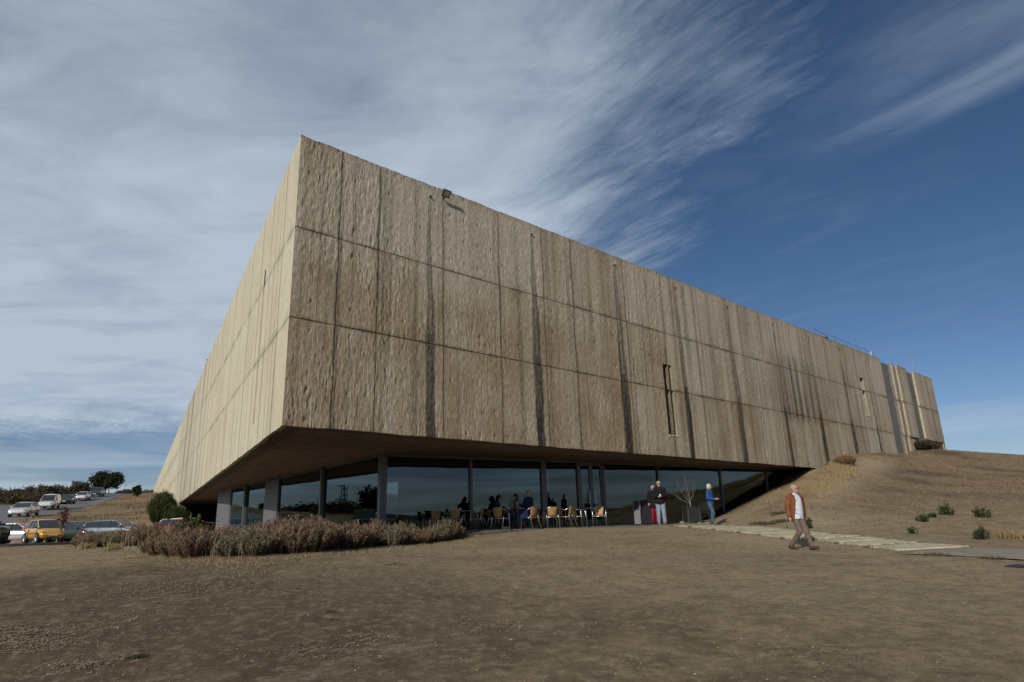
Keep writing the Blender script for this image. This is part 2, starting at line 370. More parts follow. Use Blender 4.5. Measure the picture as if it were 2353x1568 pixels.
def polyline(P, n):
    P = np.array(P); L = np.r_[0, np.cumsum(np.hypot(*np.diff(P, axis=0).T))]; t = np.linspace(0, L[-1], n)
    return np.stack([np.interp(t, L, P[:, 0]), np.interp(t, L, P[:, 1])], 1)
RNs = polyline(RN, 90)
tg = np.gradient(RNs, axis=0); tg /= np.linalg.norm(tg, axis=1)[:, None]; rl = np.stack([-tg[:, 1], tg[:, 0]], 1)   # left of travel
ROADW = 8.5
# polar ground sheet reaching the horizon
def polar_ground():
    rr = [0.0]; r = 0.6
    while r < 6500: rr.append(r); r *= 1.0125 if r < 60 else (1.022 if r < 400 else 1.06)
    rr = np.array(rr)
    tf = np.linspace(-48, 48, 640); tb = np.linspace(48, 312, 260)[1:-1]
    th = np.radians(np.concatenate([tf, tb])); nr, ntn = len(rr), len(th)
    X = rr[:, None]*np.sin(th)[None]; Y = rr[:, None]*np.cos(th)[None]
    Z = height(X, Y)
    small = (fbm(X*1.3, Y*1.3, 3, 4)-0.5)*0.05+(fbm(X*9, Y*9, 9, 3)-0.5)*0.024
    small *= np.clip(1.5-rr[:, None]/90, 0, 1)
    bumps = ((fbm(X*0.35, Y*0.35, 21, 4)-0.5)*0.5+(fbm(X*1.7, Y*1.7, 23, 3)-0.5)*0.16)*np.clip((Z-2.0)/2, 0, 1)*np.clip(1-rr[:, None]/220, 0, 1)
    Z = Z+small+bumps
    # sink under road and car park sheets
    for P in (RNs+rl*ROADW*0.5,):
        dmin = np.full(X.shape, 1e9); sel = (rr > 55) & (rr < 230)
        xs, ys = X[sel], Y[sel]; dm = np.full(xs.shape, 1e9)
        for p in P[::2]: dm = np.minimum(dm, np.hypot(xs-p[0], ys-p[1]))
        dmin[sel] = dm
        Z = Z-0.35*sst((ROADW*0.5-dmin+0.3)/1.5)
    lot = (Y > 33) & (Y < 66) & (X < -17) & (Z < 1.9); Z = np.where(lot, np.minimum(Z, 1.47), Z)
    # keep the ground clear of the terrace and interior
    sx = (X-GC[0])*gR[0]+(Y-GC[1])*gR[1]; sy = (X-GC[0])*gN[0]+(Y-GC[1])*gN[1]
    ins = (sx > -2) & (sx < 13) & (sy < 3.4) & (sy > -9)
    Z = np.where(ins, np.minimum(Z, ZF-0.12), Z)
    # zone weights: r = dry grass, g = gravel/sand, b = bare reddish soil
    zr = np.zeros(X.shape); zg = np.zeros(X.shape); zb = np.zeros(X.shape)
    moundd = np.clip((Z-1.5)/1.5, 0, 1)*(X > 4)
    n1 = fbm(X*0.25, Y*0.6, 51, 4)
    band = fbm((X*.6+Y*.8)*.55, (X*.8-Y*.6)*.13, 53, 4); zr += moundd*np.clip((band-0.48)*9, 0, 1)*np.clip(.4+(fbm(X*1.3, Y*1.3, 57, 3)-.4)*4, 0, 1)
    emb = np.clip((Z-2.1)/1.0, 0, 1)*(X < -8)
    zr = np.maximum(zr, emb*np.clip(0.45+0.9*(n1-0.3), 0, 1))
    lf = sst((6-X)/12)*sst((21-Y)/9)*1.15+sst((X-8)/5)*sst((15-Y)/6)*.5
    zb += np.clip(lf*1.1+(fbm(X*0.3, Y*0.3, 77, 4)-0.5)*1.2, 0, 1)*(Z < 2.4)*(rr[:, None] < 60)
    zb += moundd*np.clip(.35+(0.53-band)*6, 0, 1)
    zg += sst((Y-8)/15)*sst((X+9)/8)*sst((15-X)/6)*(Z < 1.9)*np.clip(0.55+(n1-.4)*2.2, 0, 1)*(rr[:, None] < 40)
    # trodden path going up the mound
    pa = at(1830, 1190, 28.5)[:2]; pb = at(2010, 1052, 48)[:2]; dd = pb-pa; L = np.hypot(*dd); dd /= L
    tx = (X-pa[0])*dd[0]+(Y-pa[1])*dd[1]; tyy = (X-pa[0])*-dd[1]+(Y-pa[1])*dd[0]
    trod = np.exp(-(tyy/1.1)**2)*(tx > -1)*(tx < L+1)
    zg = np.maximum(zg, trod*0.8); zb *= 1-trod; zr *= 1-trod
    # gravel along the cut next to the glass
    gx = (X-at(1640, 1200, 31)[0]); ga = at(1640, 1197, 32)[:2]; gb = at(1868, 1074, 42)[:2]; g_ = gb-ga; L = np.hypot(*g_); g_ /= L
    tx = (X-ga[0])*g_[0]+(Y-ga[1])*g_[1]; ty2 = (X-ga[0])*g_[1]-(Y-ga[1])*g_[0]
    zg = np.maximum(zg, sst((1.5-np.abs(ty2-0.4))/0.8)*(tx > -2)*(tx < L+1))
    scrub_shade = np.clip((rr[:, None]-130)/120, 0, 1)*np.clip(0.55+(fbm(X*0.01, Y*0.01, 99, 4)-.4)*3, 0, 1)+0*X  # far scrub cover, its darkness also painting in the backlit side of the hills
    V = np.stack([X, Y, Z], -1).reshape(-1, 3)
    i = np.arange(nr-1)[:, None]*ntn; j = np.arange(ntn)[None]; j2 = (j+1) % ntn
    Fq = np.stack([i+j, i+j2, i+ntn+j2, i+ntn+j], -1).reshape(-1, 4)[ntn:]
    Ft = np.concatenate([Fq])
    V0 = V; cols = {'zone': np.stack([zr, zg, zb], -1).reshape(-1, 3), 'scrub': np.stack([scrub_shade, scrub_shade, scrub_shade], -1).reshape(-1, 3)}
    return npmesh('ground', V0, Ft, cols)
def ground_mat():
    m, t, b = newmat('dry_earth')
    a = t.nodes.new('ShaderNodeAttribute'); a.attribute_name = 'zone'
    sp = t.nodes.new('ShaderNodeSeparateColor'); t.links.new(a.outputs['Color'], sp.inputs[0])
    w = objvec(t); big = noise(t, w, 0.28, 5, 0.6, 0.5); mid = noise(t, w, 1.7, 6, 0.65, 0.3); fine = noise(t, w, 17, 6, 0.75); grit = noise(t, w, 70, 3, 0.7)
    c = rgbmix(t, mrange(t, mid, 0.3, 0.7), (0.195, 0.146, 0.088), (0.325, 0.248, 0.150))
    red = rgbmix(t, mrange(t, mid, 0.3, 0.7), (0.080, 0.055, 0.036), (0.128, 0.090, 0.058))
    c = rgbmix(t, mth(t, 'MULTIPLY', sp.outputs[2], mrange(t, big, 0.3, 0.6, 0.65, 1.0), clamp=True), c, red)
    c = rgbmix(t, mth(t, 'MULTIPLY', mrange(t, big, 0.52, 0.72), 0.35), c, (0.235, 0.195, 0.125))
    c = rgbmix(t, mth(t, 'MULTIPLY', sp.outputs[1], 0.7), c, (0.38, 0.31, 0.208))
    straw = rgbmix(t, mrange(t, fine, 0.35, 0.65), (0.14, 0.095, 0.052), (0.26, 0.185, 0.105))
    c = rgbmix(t, sp.outputs[0], c, straw)
    c = rgbmix(t, mth(t, 'MULTIPLY', mrange(t, fine, 0.50, 0.70), 0.75), c, (0.065, 0.050, 0.034))
    m2 = noise(t, w, 5.5, 5, 0.7, 0.2); c = rgbmix(t, mth(t, 'MULTIPLY', mrange(t, m2, 0.50, 0.64), 0.45), c, (0.33, 0.27, 0.18))
    c = rgbmix(t, mth(t, 'MULTIPLY', mrange(t, m2, 0.48, 0.36), 0.45), c, (0.10, 0.076, 0.050))
    c = rgbmix(t, mth(t, 'MULTIPLY', mrange(t, grit, 0.66, 0.74), 0.55), c, (0.42, 0.38, 0.31))
    c = rgbmix(t, mth(t, 'MULTIPLY', mrange(t, grit, 0.36, 0.28), 0.5), c, (0.06, 0.048, 0.036))
    sa = t.nodes.new('ShaderNodeAttribute'); sa.attribute_name = 'scrub'; s2 = t.nodes.new('ShaderNodeSeparateColor'); t.links.new(sa.outputs['Color'], s2.inputs[0])
    c = rgbmix(t, s2.outputs[0], c, (0.045, 0.052, 0.034))  # scrub tone kept dark so distant hills carry their backlit shade in the colour
    t.links.new(c, b.inputs['Base Color']); b.inputs['Roughness'].default_value = 0.97; b.inputs['Specular IOR Level'].default_value = 0.15
    hs = mth(t, 'ADD', mth(t, 'MULTIPLY', mid, 0.6), mth(t, 'ADD', mth(t, 'MULTIPLY', fine, 0.6), mth(t, 'MULTIPLY', grit, 0.25)))
    bump(t, b, hs, 0.8, 0.04)
    return m
MAT['ground'] = ground_mat()
gnd = link('ground', polar_ground(), MAT['ground'], smooth=True); tag(gnd, kind='structure')
def hz_(x, y): return float(height(np.array([x]), np.array([y]))[0])

# road up the hill and car park
def strip(name, pts, off0, off1, nrm, dz, m, n=6):
    V = []; Fq = []
    for i in range(len(pts)):
        for k in range(n+1):
            p = pts[i]+nrm[i]*(off0+(off1-off0)*k/n)
            V.append((p[0], p[1], 0))
    V = np.array(V); V[:, 2] = height(V[:, 0], V[:, 1])+dz
    for i in range(len(pts)-1):
        for k in range(n):
            a = i*(n+1)+k; Fq.append((a, a+1, a+n+2, a+n+1))
    return link(name, npmesh(name, V, np.array(Fq)), m, smooth=True)
tag(strip('road', RNs, 0, ROADW, rl, 0.02, MAT['asphalt']), kind='structure')
cp = polyline([at(-120, 1250, 62)[:2], at(40, 1246, 63)[:2], at(150, 1244, 62)[:2], at(330, 1236, 60)[:2]], 40)
cn = np.tile(np.array([[0.52, 0.85]]), (40, 1))
def flat_lot():
    c = [at(-160, 1255, 46), at(20, 1258, 47), at(150, 1252, 53.5), at(300, 1245, 56), at(420, 1240, 55), at(420, 1240, 66), at(330, 1238, 76), at(120, 1240, 75), at(-160, 1248, 62)]
    me = MB(); top = [(p[0], p[1], 1.53) for p in c]; bot = [(p[0], p[1], 1.2) for p in c]; n = len(c)
    me.add(top+bot, [tuple(range(n))]+[(i, (i+1) % n, n+(i+1) % n, n+i) for i in range(n)])
    return me.build('car_park', MAT['asphalt'])
tag(flat_lot(), kind='structure')
print('terrain done')

# ------------------------------------------------------------------ museum building
museum = thing('museum_building', (C0[0], C0[1], 0), 0, 'huge wedge-shaped museum of rough streaked concrete cantilevered over a dark glass front', 'museum')
MB0 = np.array([C0[0], C0[1], 0.0])
sR = [0, 1.39, 2.75, 5.28, 7.83, 10.12, 11.82, 15.25, 18.1, 20.85, 23.95, 26.4, 28.9, 31.4, 33.9, 36.4, 38.9, 41.4, 44.0, 46.7]
sLl = [0, 1.9, 4.25, 6.3, 8.8, 11.3, 14.2, 17.0, 19.6, 22.4, 25.0, 27.8, 31.0, 34.0, 37.0, 40.2, 43.6, 47.2]
DRAIN = [4.70, 9.55, 14.67, 19.35, 24.2, 29.35, 34.1, 38.9, 43.4]          # stain lines below the spouts
def wear_R(s, z):
    st = np.zeros_like(s)
    for i, d in enumerate(DRAIN):
        t = np.clip((12.65-z)/8.2, 0, 1.3); on = (z < 12.65)
        w = 0.06+0.19*np.minimum(1, t*1.6)
        cen = d+0.05*(fbm(z*.8, s*0+i*3.7, 5, 3)-0.5)*2+0.10*t; w = w*(.70+.25*((i*37) % 5)/2+.3*fbm(z*1.2, s*0+i*5.1, 6, 3))
        e = np.abs(s-cen)/w
        core = np.clip((1.12-e-.35*vnoise(s*9, z*.5, 45+i))*3.4, 0, 1)*on*(0.80+0.4*vnoise(s*16, z*0.8, 40+i))*(0.85+0.3*t)*(.9+.15*((i*29) % 4)/3)
        split = 1-0.55*np.exp(-((s-cen)/(0.3*w))**2)*(t < 0.6)
        st = np.maximum(st, core*split)
    for q in sR: st = np.maximum(st, np.exp(-((s-q-.02*np.sin(z*2+q))/0.05)**2)*(.5+.5*vnoise(z*.4, s*0+q, 66))*(q > .1))
    fine = np.clip((vnoise(s*5.5, z*0.12, 61)-0.76)*5, 0, 1)*np.clip((ZT-z)/3, 0, 1)*0.55
    st = np.maximum(st, fine)
    st = np.maximum(st, np.exp(-(ZT-z)/0.10)*0.5*(0.4+vnoise(s*7, z*0, 8)))
    grp = np.exp(-((s-31.5)/3.4)**2)*sst((z-6.6)/0.9)*sst((11.6-z)/1.2)
    st = np.maximum(st, grp*(0.12+0.95*np.clip((vnoise(s*6.5, z*0.15, 71)-0.25)*1.6, 0, 1)))
    brd = vnoise(s*2.6, z*0.05, 111); brd2 = vnoise(s*7.5, z*0.09, 112); st = np.maximum(st, np.clip((brd2-.62)*1.5, 0, .42)*(.5+.8*vnoise(s*1.1, z*.5, 113)))
    lm = np.clip((vnoise(s*9.0, z*0.06, 81)-0.90)*11, 0, 1)*vnoise(s*2, z*0.5, 83)*0.8
    for q, z0, z1 in [(1.95, 4, 9.3), (3.3, 4, 7.6), (6.05, 4, 8.2), (8.9, 10.2, 13.2), (12.4, 8, 12), (17.3, 9, 13.1), (18.6, 4.4, 7.3), (23.2, 4, 10), (26.3, 5, 12), (0.75, 4, 8), (10.9, 4.2, 7.6), (21.5, 10, 13.1)]:
        lm = np.maximum(lm, np.exp(-((s-q-0.03*np.sin(z*1.7))/0.022)**2)*(z > z0)*(z < z1)*0.75)
    br = 0.15+0.75*sst((10.5-z)/2.2)*np.exp(-np.maximum(s-6, 0)/22)+0.55*np.clip(fbm(s*0.35, z*0.3, 91, 3)*1.6-0.7, 0, 1)
    br = br+0.35*(z < ZJ2)*np.exp(-s/14)+(brd-.45)*.9
    # run-off darkening along the pour joints
    for zj in (ZJ1, ZJ2): st = np.maximum(st, np.exp(-((z-zj)/0.05)**2)*0.7*np.clip(vnoise(s*1.6, zj+s*0, 95)*1.7-0.35, 0, 1))
    for zj in (ZJ1, ZJ2): br = br+np.exp(-np.abs(z-zj+0.08)/0.16)*0.5*vnoise(s*2.1, zj+s*0, 97)
    return np.stack([st, lm, np.clip(br, 0, 1)], -1)
def wear_L(s, z):
    st = np.clip((vnoise(s*3.1, z*0.05, 161)-0.86)*6, 0, 1)*0.5*np.clip((vnoise(s*0.7, z*0.4, 163))*2-0.4, 0, 1)
    for q in list(sLl[1:18])+[2.5, 3.2, 7.4, 8.1, 10.2, 12.6, 15.3, 18.4, 20.8, 23.9, 26.7, 29.5]: st = np.maximum(st, np.exp(-((s-q)/0.05)**2)*(.25+.6*vnoise(z*.35, s*0+q, 166))*(1 if q in sLl else .6))
    g = sst((s-24)/6)*sst((62-s)/14)
    st = np.maximum(st, g*np.clip((vnoise(s*1.1, z*0.10, 171)-0.25)*1.2, 0.08, 0.6))
    for zj in (ZJ1, ZJ2): st = np.maximum(st, np.exp(-((z-zj)/0.05)**2)*0.5*np.clip(vnoise(s*1.6, zj+s*0, 95)*1.7-0.5, 0, 1))
    lm = np.clip((vnoise(s*4.0, z*0.06, 181)-0.9)*10, 0, 1)*0.4
    br = 0.25*np.clip(fbm(s*0.35, z*0.3, 191, 3)*1.8-0.7, 0, 1)+0.12
    br = br+0.3*sst((s-3)/0.05)*0
    return np.stack([st, lm, np.clip(br, 0, 1)], -1)
def relief(side, s, z):
    if side == 'R':
        wv = s+0.05*vnoise(s*3, z*2.2, 209); r1 = 1-np.abs(2*vnoise(wv*14, z*3.0, 201)-1); r2 = 1-np.abs(2*vnoise(wv*26, z*5.0, 203)-1); fib = r1*r1+.6*r2*r2
        gate = np.clip(fbm(s*0.6, z*0.5, 205, 3)*3.4-1.15, 0.12, 1)
        lump = fbm(s*8.0, z*5.0, 207, 3)-0.5
        hole = np.zeros_like(s)
        sg = np.round(s/0.62)*0.62; zg2 = np.round((z-0.35)/0.85)*0.85+0.35
        keep = hashn(np.round(s/0.62), np.round((z-.35)/0.85), 5) > 0.45
        hole = np.exp(-(((s-sg)/0.035)**2+((z-zg2)/0.04)**2))*keep
        cf = sst(s/0.08); return ((fib-0.5)*0.019*gate+lump*0.022-hole*0.05)*cf
    return ((fbm(s*2.5, z*0.5, 301, 3)-0.5)*0.014+(vnoise(s*8, z*0.2, 303)-0.5)*0.010)*sst(s/.08)
TH = 0.14
def lines(a, b, step, extra=()):
    n = max(1, int(math.ceil((b-a)/step))); L = list(np.linspace(a, b, n+1))
    L += [e for e in extra if a+1e-4 < e < b-1e-4]; L = sorted(L)
    o = [L[0]]
    for q in L[1:]:
        if q-o[-1] > 1e-3: o.append(q)
    return np.array(o)
def panel(side, s0, s1, z0, z1, step, openings=(), offs=0.0, zstep=None, rs=1.0):
    g = 0.013
    s0g, s1g = s0+(g if s0 > 0.01 else 0), s1-g; z0g, z1g = z0+(g if z0 > ZS+0.1 else 0), z1-(g if z1 < ZT-0.1 else 0)
    ex = [q for o in openings for q in o[:2]]; ez = [q for o in openings for q in o[2:4]]
    S = lines(s0g, s1g, step, ex); Z = lines(z0g, z1g, zstep or max(step*1.6, 0.07), ez)
    ss, zz = np.meshgrid(S, Z, indexing='ij'); rel = relief(side, ss, zz)*rs
    edge = np.minimum.reduce([ss-s0g, s1g-ss, zz-z0g, z1g-zz]); rel = np.where((edge < 1e-6) & (ss > 0.01), rel-0.004, rel)
    zz2 = zz.copy()
    if z1 > ZT-0.1: zz2[:, -1] += (vnoise(ss[:, -1]*2.3, zz[:, -1]*0, 401)-0.5)*0.03+(vnoise(ss[:, -1]*9, zz[:, -1]*0, 402)-0.5)*0.018
    if abs(z0-ZS) < 0.01: zz2[:, 0] += (vnoise(ss[:, 0]*1.3, zz[:, 0]*0, 411)-0.5)*0.03
    ns, nz = len(S), len(Z)
    d_, n_ = (dR, nR) if side == 'R' else (dL, nL)
    off = rel+offs
    V = np.stack([d_[0]*ss+n_[0]*off, d_[1]*ss+n_[1]*off, zz2], -1).reshape(-1, 3)
    W_ = (wear_R if side == 'R' else wear_L)(ss, zz).reshape(-1, 3); W_[:, 2] = np.clip(W_[:, 2]+(random.random()-.5)*(.5 if side == 'R' else .3), 0, 1)
    Fu = np.stack([ss, zz, zz*0], -1).reshape(-1, 3)
    idx = np.arange(ns*nz).reshape(ns, nz)
    q = np.stack([idx[:-1, :-1], idx[1:, :-1], idx[1:, 1:], idx[:-1, 1:]], -1)
    if side == 'L': q = q[..., ::-1]
    cs = (S[:-1]+S[1:])/2; czc = (Z[:-1]+Z[1:])/2; keep = np.ones((ns-1, nz-1), bool)
    for o in openings: keep &= ~((cs[:, None] > o[0]) & (cs[:, None] < o[1]) & (czc[None] > o[2]) & (czc[None] < o[3]))
    Fq = q[keep]
    # returns to the back at the rim
    ring = np.concatenate([idx[:, 0], idx[-1, 1:], idx[-2::-1, -1], idx[0, -2:0:-1]])
    nb = len(V); Va = V[ring]; Vb = Va-np.array([n_[0], n_[1], 0])*TH; rn = len(ring); sf_ = ss.reshape(-1)[ring] < 0.01; bis = nR+nL; Vb[sf_] = Va[sf_]-bis*0.09
    k = np.arange(rn); k2 = (k+1) % rn
    Fr = np.stack([nb+k, nb+rn+k, nb+rn+k2, nb+k2], -1)
    if side == 'L': Fr = Fr[:, ::-1]
    V = np.concatenate([V, Va, Vb]); W_ = np.concatenate([W_, W_[ring], W_[ring]]); Fb = Fu[ring].copy(); Fb[:, 0] += TH; Fu = np.concatenate([Fu, Fu[ring], Fb])
    me = npmesh('concrete_panel', V, np.concatenate([Fq, Fr]), {'wear': W_, 'facade': Fu})
    return link('concrete_panel', me, MAT['conc_r' if side == 'R' else 'conc_l'], museum, smooth=True)
SL1 = (17.68, 18.38, 5.30, 8.60); SL2 = (41.75, 42.45, 8.30, 11.05)
OPR = [SL1, SL2]
for i in range(len(sR)-1):
    a, b = sR[i], sR[i+1]; step = 0.028 if a < 7.8 else (0.045 if a < 18 else 0.08)
    zr = [(ZS, ZJ2), (ZJ2, ZJ1), (ZJ1, ZT)]
    if a >= 33: zr[0] = (3.2, ZJ2)
    for z0, z1 in zr:
        ops = [o for o in OPR if o[0] < b and o[1] > a and o[2] < z1 and o[3] > z0]
        panel('R', a, b, z0, z1, step, ops)
# far end of the front with its recesses
for a, b, off in [(49.1, 49.42, 0.0), (50.25, 52.4, 0.0), (54.18, 56.6, 0.0), (56.6, 59.0, 0.0)]:
    for z0, z1 in [(3.2, ZJ2), (ZJ2, ZJ1), (ZJ1, ZT)]: panel('R', a, b, z0, z1, 0.12, (), off-(0.12 if z0 < 4 else 0), None, 1.0 if a > 56 else 0.0)
def solid(name, poly, z0, z1, m, parent=museum, base=None):
    n = len(poly); b = MB0 if base is None else base
    mb = MB().add([(p[0]-b[0], p[1]-b[1], z0-b[2]) for p in poly]+[(p[0]-b[0], p[1]-b[1], z1-b[2]) for p in poly],
                  [tuple(reversed(range(n))), tuple(range(n, 2*n))]+[(i, (i+1) % n, n+(i+1) % n, n+i) for i in range(n)])
    return mb.build(name, m, parent)
MAT['recess'] = simple('shade_toned_recess_concrete', (0.15, 0.148, 0.142), 0.9, 0, 0.15, 1.5)  # grey darkened in the colour to stand for shade on the recess backs
MAT['cream'] = simple('cream_reveal_concrete', (0.29, 0.25, 0.185), 0.9, 0, 0.2, 3, stretch=(1, 1, .2))
def fp(s, off): p = fac('R', s, 0, off); return (p[0], p[1])
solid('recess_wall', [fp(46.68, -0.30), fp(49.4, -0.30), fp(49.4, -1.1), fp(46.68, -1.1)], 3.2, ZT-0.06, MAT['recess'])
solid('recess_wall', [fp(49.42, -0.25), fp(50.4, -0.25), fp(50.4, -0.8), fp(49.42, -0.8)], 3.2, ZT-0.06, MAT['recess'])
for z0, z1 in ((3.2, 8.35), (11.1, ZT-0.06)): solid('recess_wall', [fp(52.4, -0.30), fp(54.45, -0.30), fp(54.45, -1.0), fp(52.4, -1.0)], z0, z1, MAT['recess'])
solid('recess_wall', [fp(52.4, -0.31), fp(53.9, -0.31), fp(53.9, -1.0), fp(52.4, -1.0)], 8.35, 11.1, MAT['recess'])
MAT['skyglass'] = simple('pale_reflecting_glass', (0.42, 0.55, 0.60), 0.08, 0.9, 0.05, 2)
solid('slit_glass', [fp(53.9, -0.36), fp(54.45, -0.36), fp(54.45, -0.42), fp(53.9, -0.42)], 8.35, 11.1, MAT['skyglass'])
for (a, a2, d0) in ((49.12, 49.40, 0.30), (50.27, 50.42, 0.25), (54.20, 54.46, 0.30)):
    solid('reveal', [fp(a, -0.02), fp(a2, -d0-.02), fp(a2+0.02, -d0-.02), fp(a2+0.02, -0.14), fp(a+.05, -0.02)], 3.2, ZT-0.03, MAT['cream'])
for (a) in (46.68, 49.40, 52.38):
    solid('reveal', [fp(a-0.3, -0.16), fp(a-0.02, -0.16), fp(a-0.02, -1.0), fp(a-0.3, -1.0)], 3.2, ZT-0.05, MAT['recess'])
# concrete core behind the panels
LEN_L = 175.0
def core():
    t0 = 0.10; E = 59.0
    def corner(oR, oL):   # point offset inward from both faces
        M2 = np.array([[nR[0], nR[1]], [nL[0], nL[1]]]); w = np.linalg.solve(M2, np.array([-oR, -oL])); return np.array([C0[0]+w[0], C0[1]+w[1]])
    a = corner(t0, t0); b = corner(t0+0.5, t0+0.5)
    def fl(s, o): p = fac('L', s, 0, -o); return (p[0], p[1])
    # right wall core split round the slits
    segs = [(None, SL1[0]), (SL1[1], 34.5), (34.5, SL2[0]), (SL2[1], 46.6)]
    for i, (p, q) in enumerate(segs):
        A_ = tuple(a) if p is None else fp(p, -t0); B_ = tuple(b) if p is None else fp(p, -t0-0.5)
        poly = [A_, fp(q, -t0), fp(q, -t0-0.5), B_]
        solid('core_wall', poly, ZS+0.01 if i == 0 or i == 1 else 3.0, ZT-0.05, MAT['joint'])
    for o in OPR:
        poly = [fp(o[0], -t0), fp(o[1], -t0), fp(o[1], -t0-0.5), fp(o[0], -t0-0.5)]
        solid('core_wall', poly, ZS+0.01, o[2], MAT['joint']); solid('core_wall', poly, o[3], ZT-0.05, MAT['joint'])
    solid('core_wall', [fp(50.5, -t0-.04), fp(52.3, -t0-.04), fp(52.3, -t0-0.3), fp(50.5, -t0-0.3)], 3.0, ZT-0.05, MAT['joint'])
    solid('core_wall', [fp(54.6, -t0-.04), fp(58.96, -t0), fp(58.96, -t0-0.5), fp(54.6, -t0-0.5)], 3.0, ZT-0.05, MAT['joint'])
    solid('end_wall', [fp(58.97, -0.01), fp(58.97, -14), fp(58.6, -14), fp(58.6, -0.01)], 3.0, ZT-0.02, MAT['cream'])
    for (p, q, z0) in ((None, 5.05, ZS+.01), (5.45, 47.2, ZS+.01), (47.2, LEN_L-0.05, 1.0)):
        A_ = tuple(a) if p is None else fl(p, t0); B_ = tuple(b) if p is None else fl(p, t0+0.5)
        solid('core_wall', [A_, B_, fl(q, t0+0.5), fl(q, t0)], z0, ZT-0.05, MAT['joint'])
    for z0, z1 in ((ZS+.01, 5.2), (10.75, ZT-.05)): solid('core_wall', [fl(5.05, t0), fl(5.05, t0+.5), fl(5.45, t0+.5), fl(5.45, t0)], z0, z1, MAT['joint'])
    solid('slit_panel', [fl(5.05, .07), fl(5.05, .12), fl(5.45, .12), fl(5.45, .07)], 5.2, 10.2, MAT['slab'])
    solid('slit_jamb', [fl(5.385, -.012), fl(5.385, .12), fl(5.399, .12), fl(5.399, -.012)], 5.2, 10.2, MAT['slab'])
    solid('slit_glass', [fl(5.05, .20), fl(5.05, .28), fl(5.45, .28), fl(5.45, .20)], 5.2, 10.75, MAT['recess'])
    # deep reveals of the slit windows
    for o in OPR:
        z0, z1 = o[2], o[3]
        solid('slit_jamb', [fp(o[1]-0.012, 0.012), fp(o[1]-.001, 0.012), fp(o[1]-.001, -0.95), fp(o[1]-.012, -0.95)], z0, z1, MAT['cream'])
        solid('slit_jamb', [fp(o[0]-.03, -0.15), fp(o[0]-.001, -0.15), fp(o[0]-.001, -0.95), fp(o[0]-.03, -0.95)], z0, z1, MAT['joint'])
        solid('slit_glass', [fp(o[0], -0.88), fp(o[1], -0.88), fp(o[1], -0.92), fp(o[0], -0.92)], z0, z1, MAT['carglass'])
        solid('slit_sill', [fp(o[0]+0.002, 0.03), fp(o[1]-0.002, 0.03), fp(o[1]-0.002, -0.9), fp(o[0]+0.002, -0.9)], z0+0.002, z0+0.04, MAT['column'])
    # soffit slab between the two faces, with a joint
    P = [tuple(a), fp(33, -t0), fp(33, -9), (GC[0]-gN[0]*16+gR[0]*2, GC[1]-gN[1]*16+gR[1]*2), fl(50, 9), fl(50, t0)]
    jl = lambda s, o: fl(s, o)
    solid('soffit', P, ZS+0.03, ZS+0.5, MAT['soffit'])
    # roof slab
    solid('roof', [tuple(b), fp(58.5, -0.6), fp(58.5, -14), fp(40, -60), fl(LEN_L-1, 30), fl(LEN_L-1, .6)], ZT-0.75, ZT-0.45, MAT['joint'])
core()
# left face: pale boards
q_ = 47.2
while q_ < LEN_L-4: q_ += 3.9; sLl.append(q_)
sLl[-1] = LEN_L
for i in range(len(sLl)-1):
    a, b = sLl[i], sLl[i+1]
    for j, (z0, z1) in enumerate([(ZS if b < 47.5 else 1.2, ZJ2), (ZJ2, ZJ1), (ZJ1, ZT)]):
        sh = 0
        ops = [(5.12, 5.40, 5.2, 10.75)] if a < 5.4 and b > 5.1 else []
        ops = [o for o in ops if o[2] < z1 and o[3] > z0]
        if a < 60 or j != 9: panel('L', a, b, z0, z1, 0.12 if a < 12 else (0.2 if a < 50 else 0.6), ops, 0.0, 0.3 if a < 50 else 1.0)

# glass front
fe = []
def pane(p0, p1, z0, z1, name='glass_pane'):
    a = np.array(p0[:2]); b = np.array(p1[:2]); d_ = (b-a)/np.linalg.norm(b-a); n_ = np.array([d_[1], -d_[0]])*0.012
    solid(name, [a+n_, b+n_, b-n_, a-n_], z0, z1, MAT['glass'])
def post(p, w, dpt, ang, z0, z1, m='mullion', name='mullion'):
    c, s_ = math.cos(ang), math.sin(ang); poly = [(p[0]+x*c-y*s_, p[1]+x*s_+y*c) for x, y in ((-w/2, -dpt/2), (w/2, -dpt/2), (w/2, dpt/2), (-w/2, dpt/2))]
    return solid(name, poly, z0, z1, MAT[m])
angR = math.atan2(gR[1], gR[0])
def gp(px):   # point on the glass line for a sight line
    w = dirp(px, 1130); A2 = np.array([[w[0], -gR[0]], [w[1], -gR[1]]]); t = np.linalg.solve(A2, GC[:2]-EYE[:2]); return EYE[:2]+w[:2]*t[0]
gpx = [880, 1081, 1249, 1329, 1387, 1513, 1658, 1764]
pts = [GC[:2]]+[gp(x) for x in gpx[1:]]; pend = gp(1905)
allp = pts+[pend]
for i in range(len(allp)-1):
    if i == 3: continue
    pane(allp[i], allp[i+1], ZF if i < 5 else 1.3, ZS+0.02)
for i, p in enumerate(allp[1:-1], 1):
    w = {1: .12, 2: .28, 3: .14, 4: .14, 5: .08, 6: .12, 7: .08}[i]
    post(p, w, 0.16, angR, ZF-0.3, ZS+0.02)
post(GC[:2], 0.26, 0.26, angR, ZF-0.3, ZS+0.02)
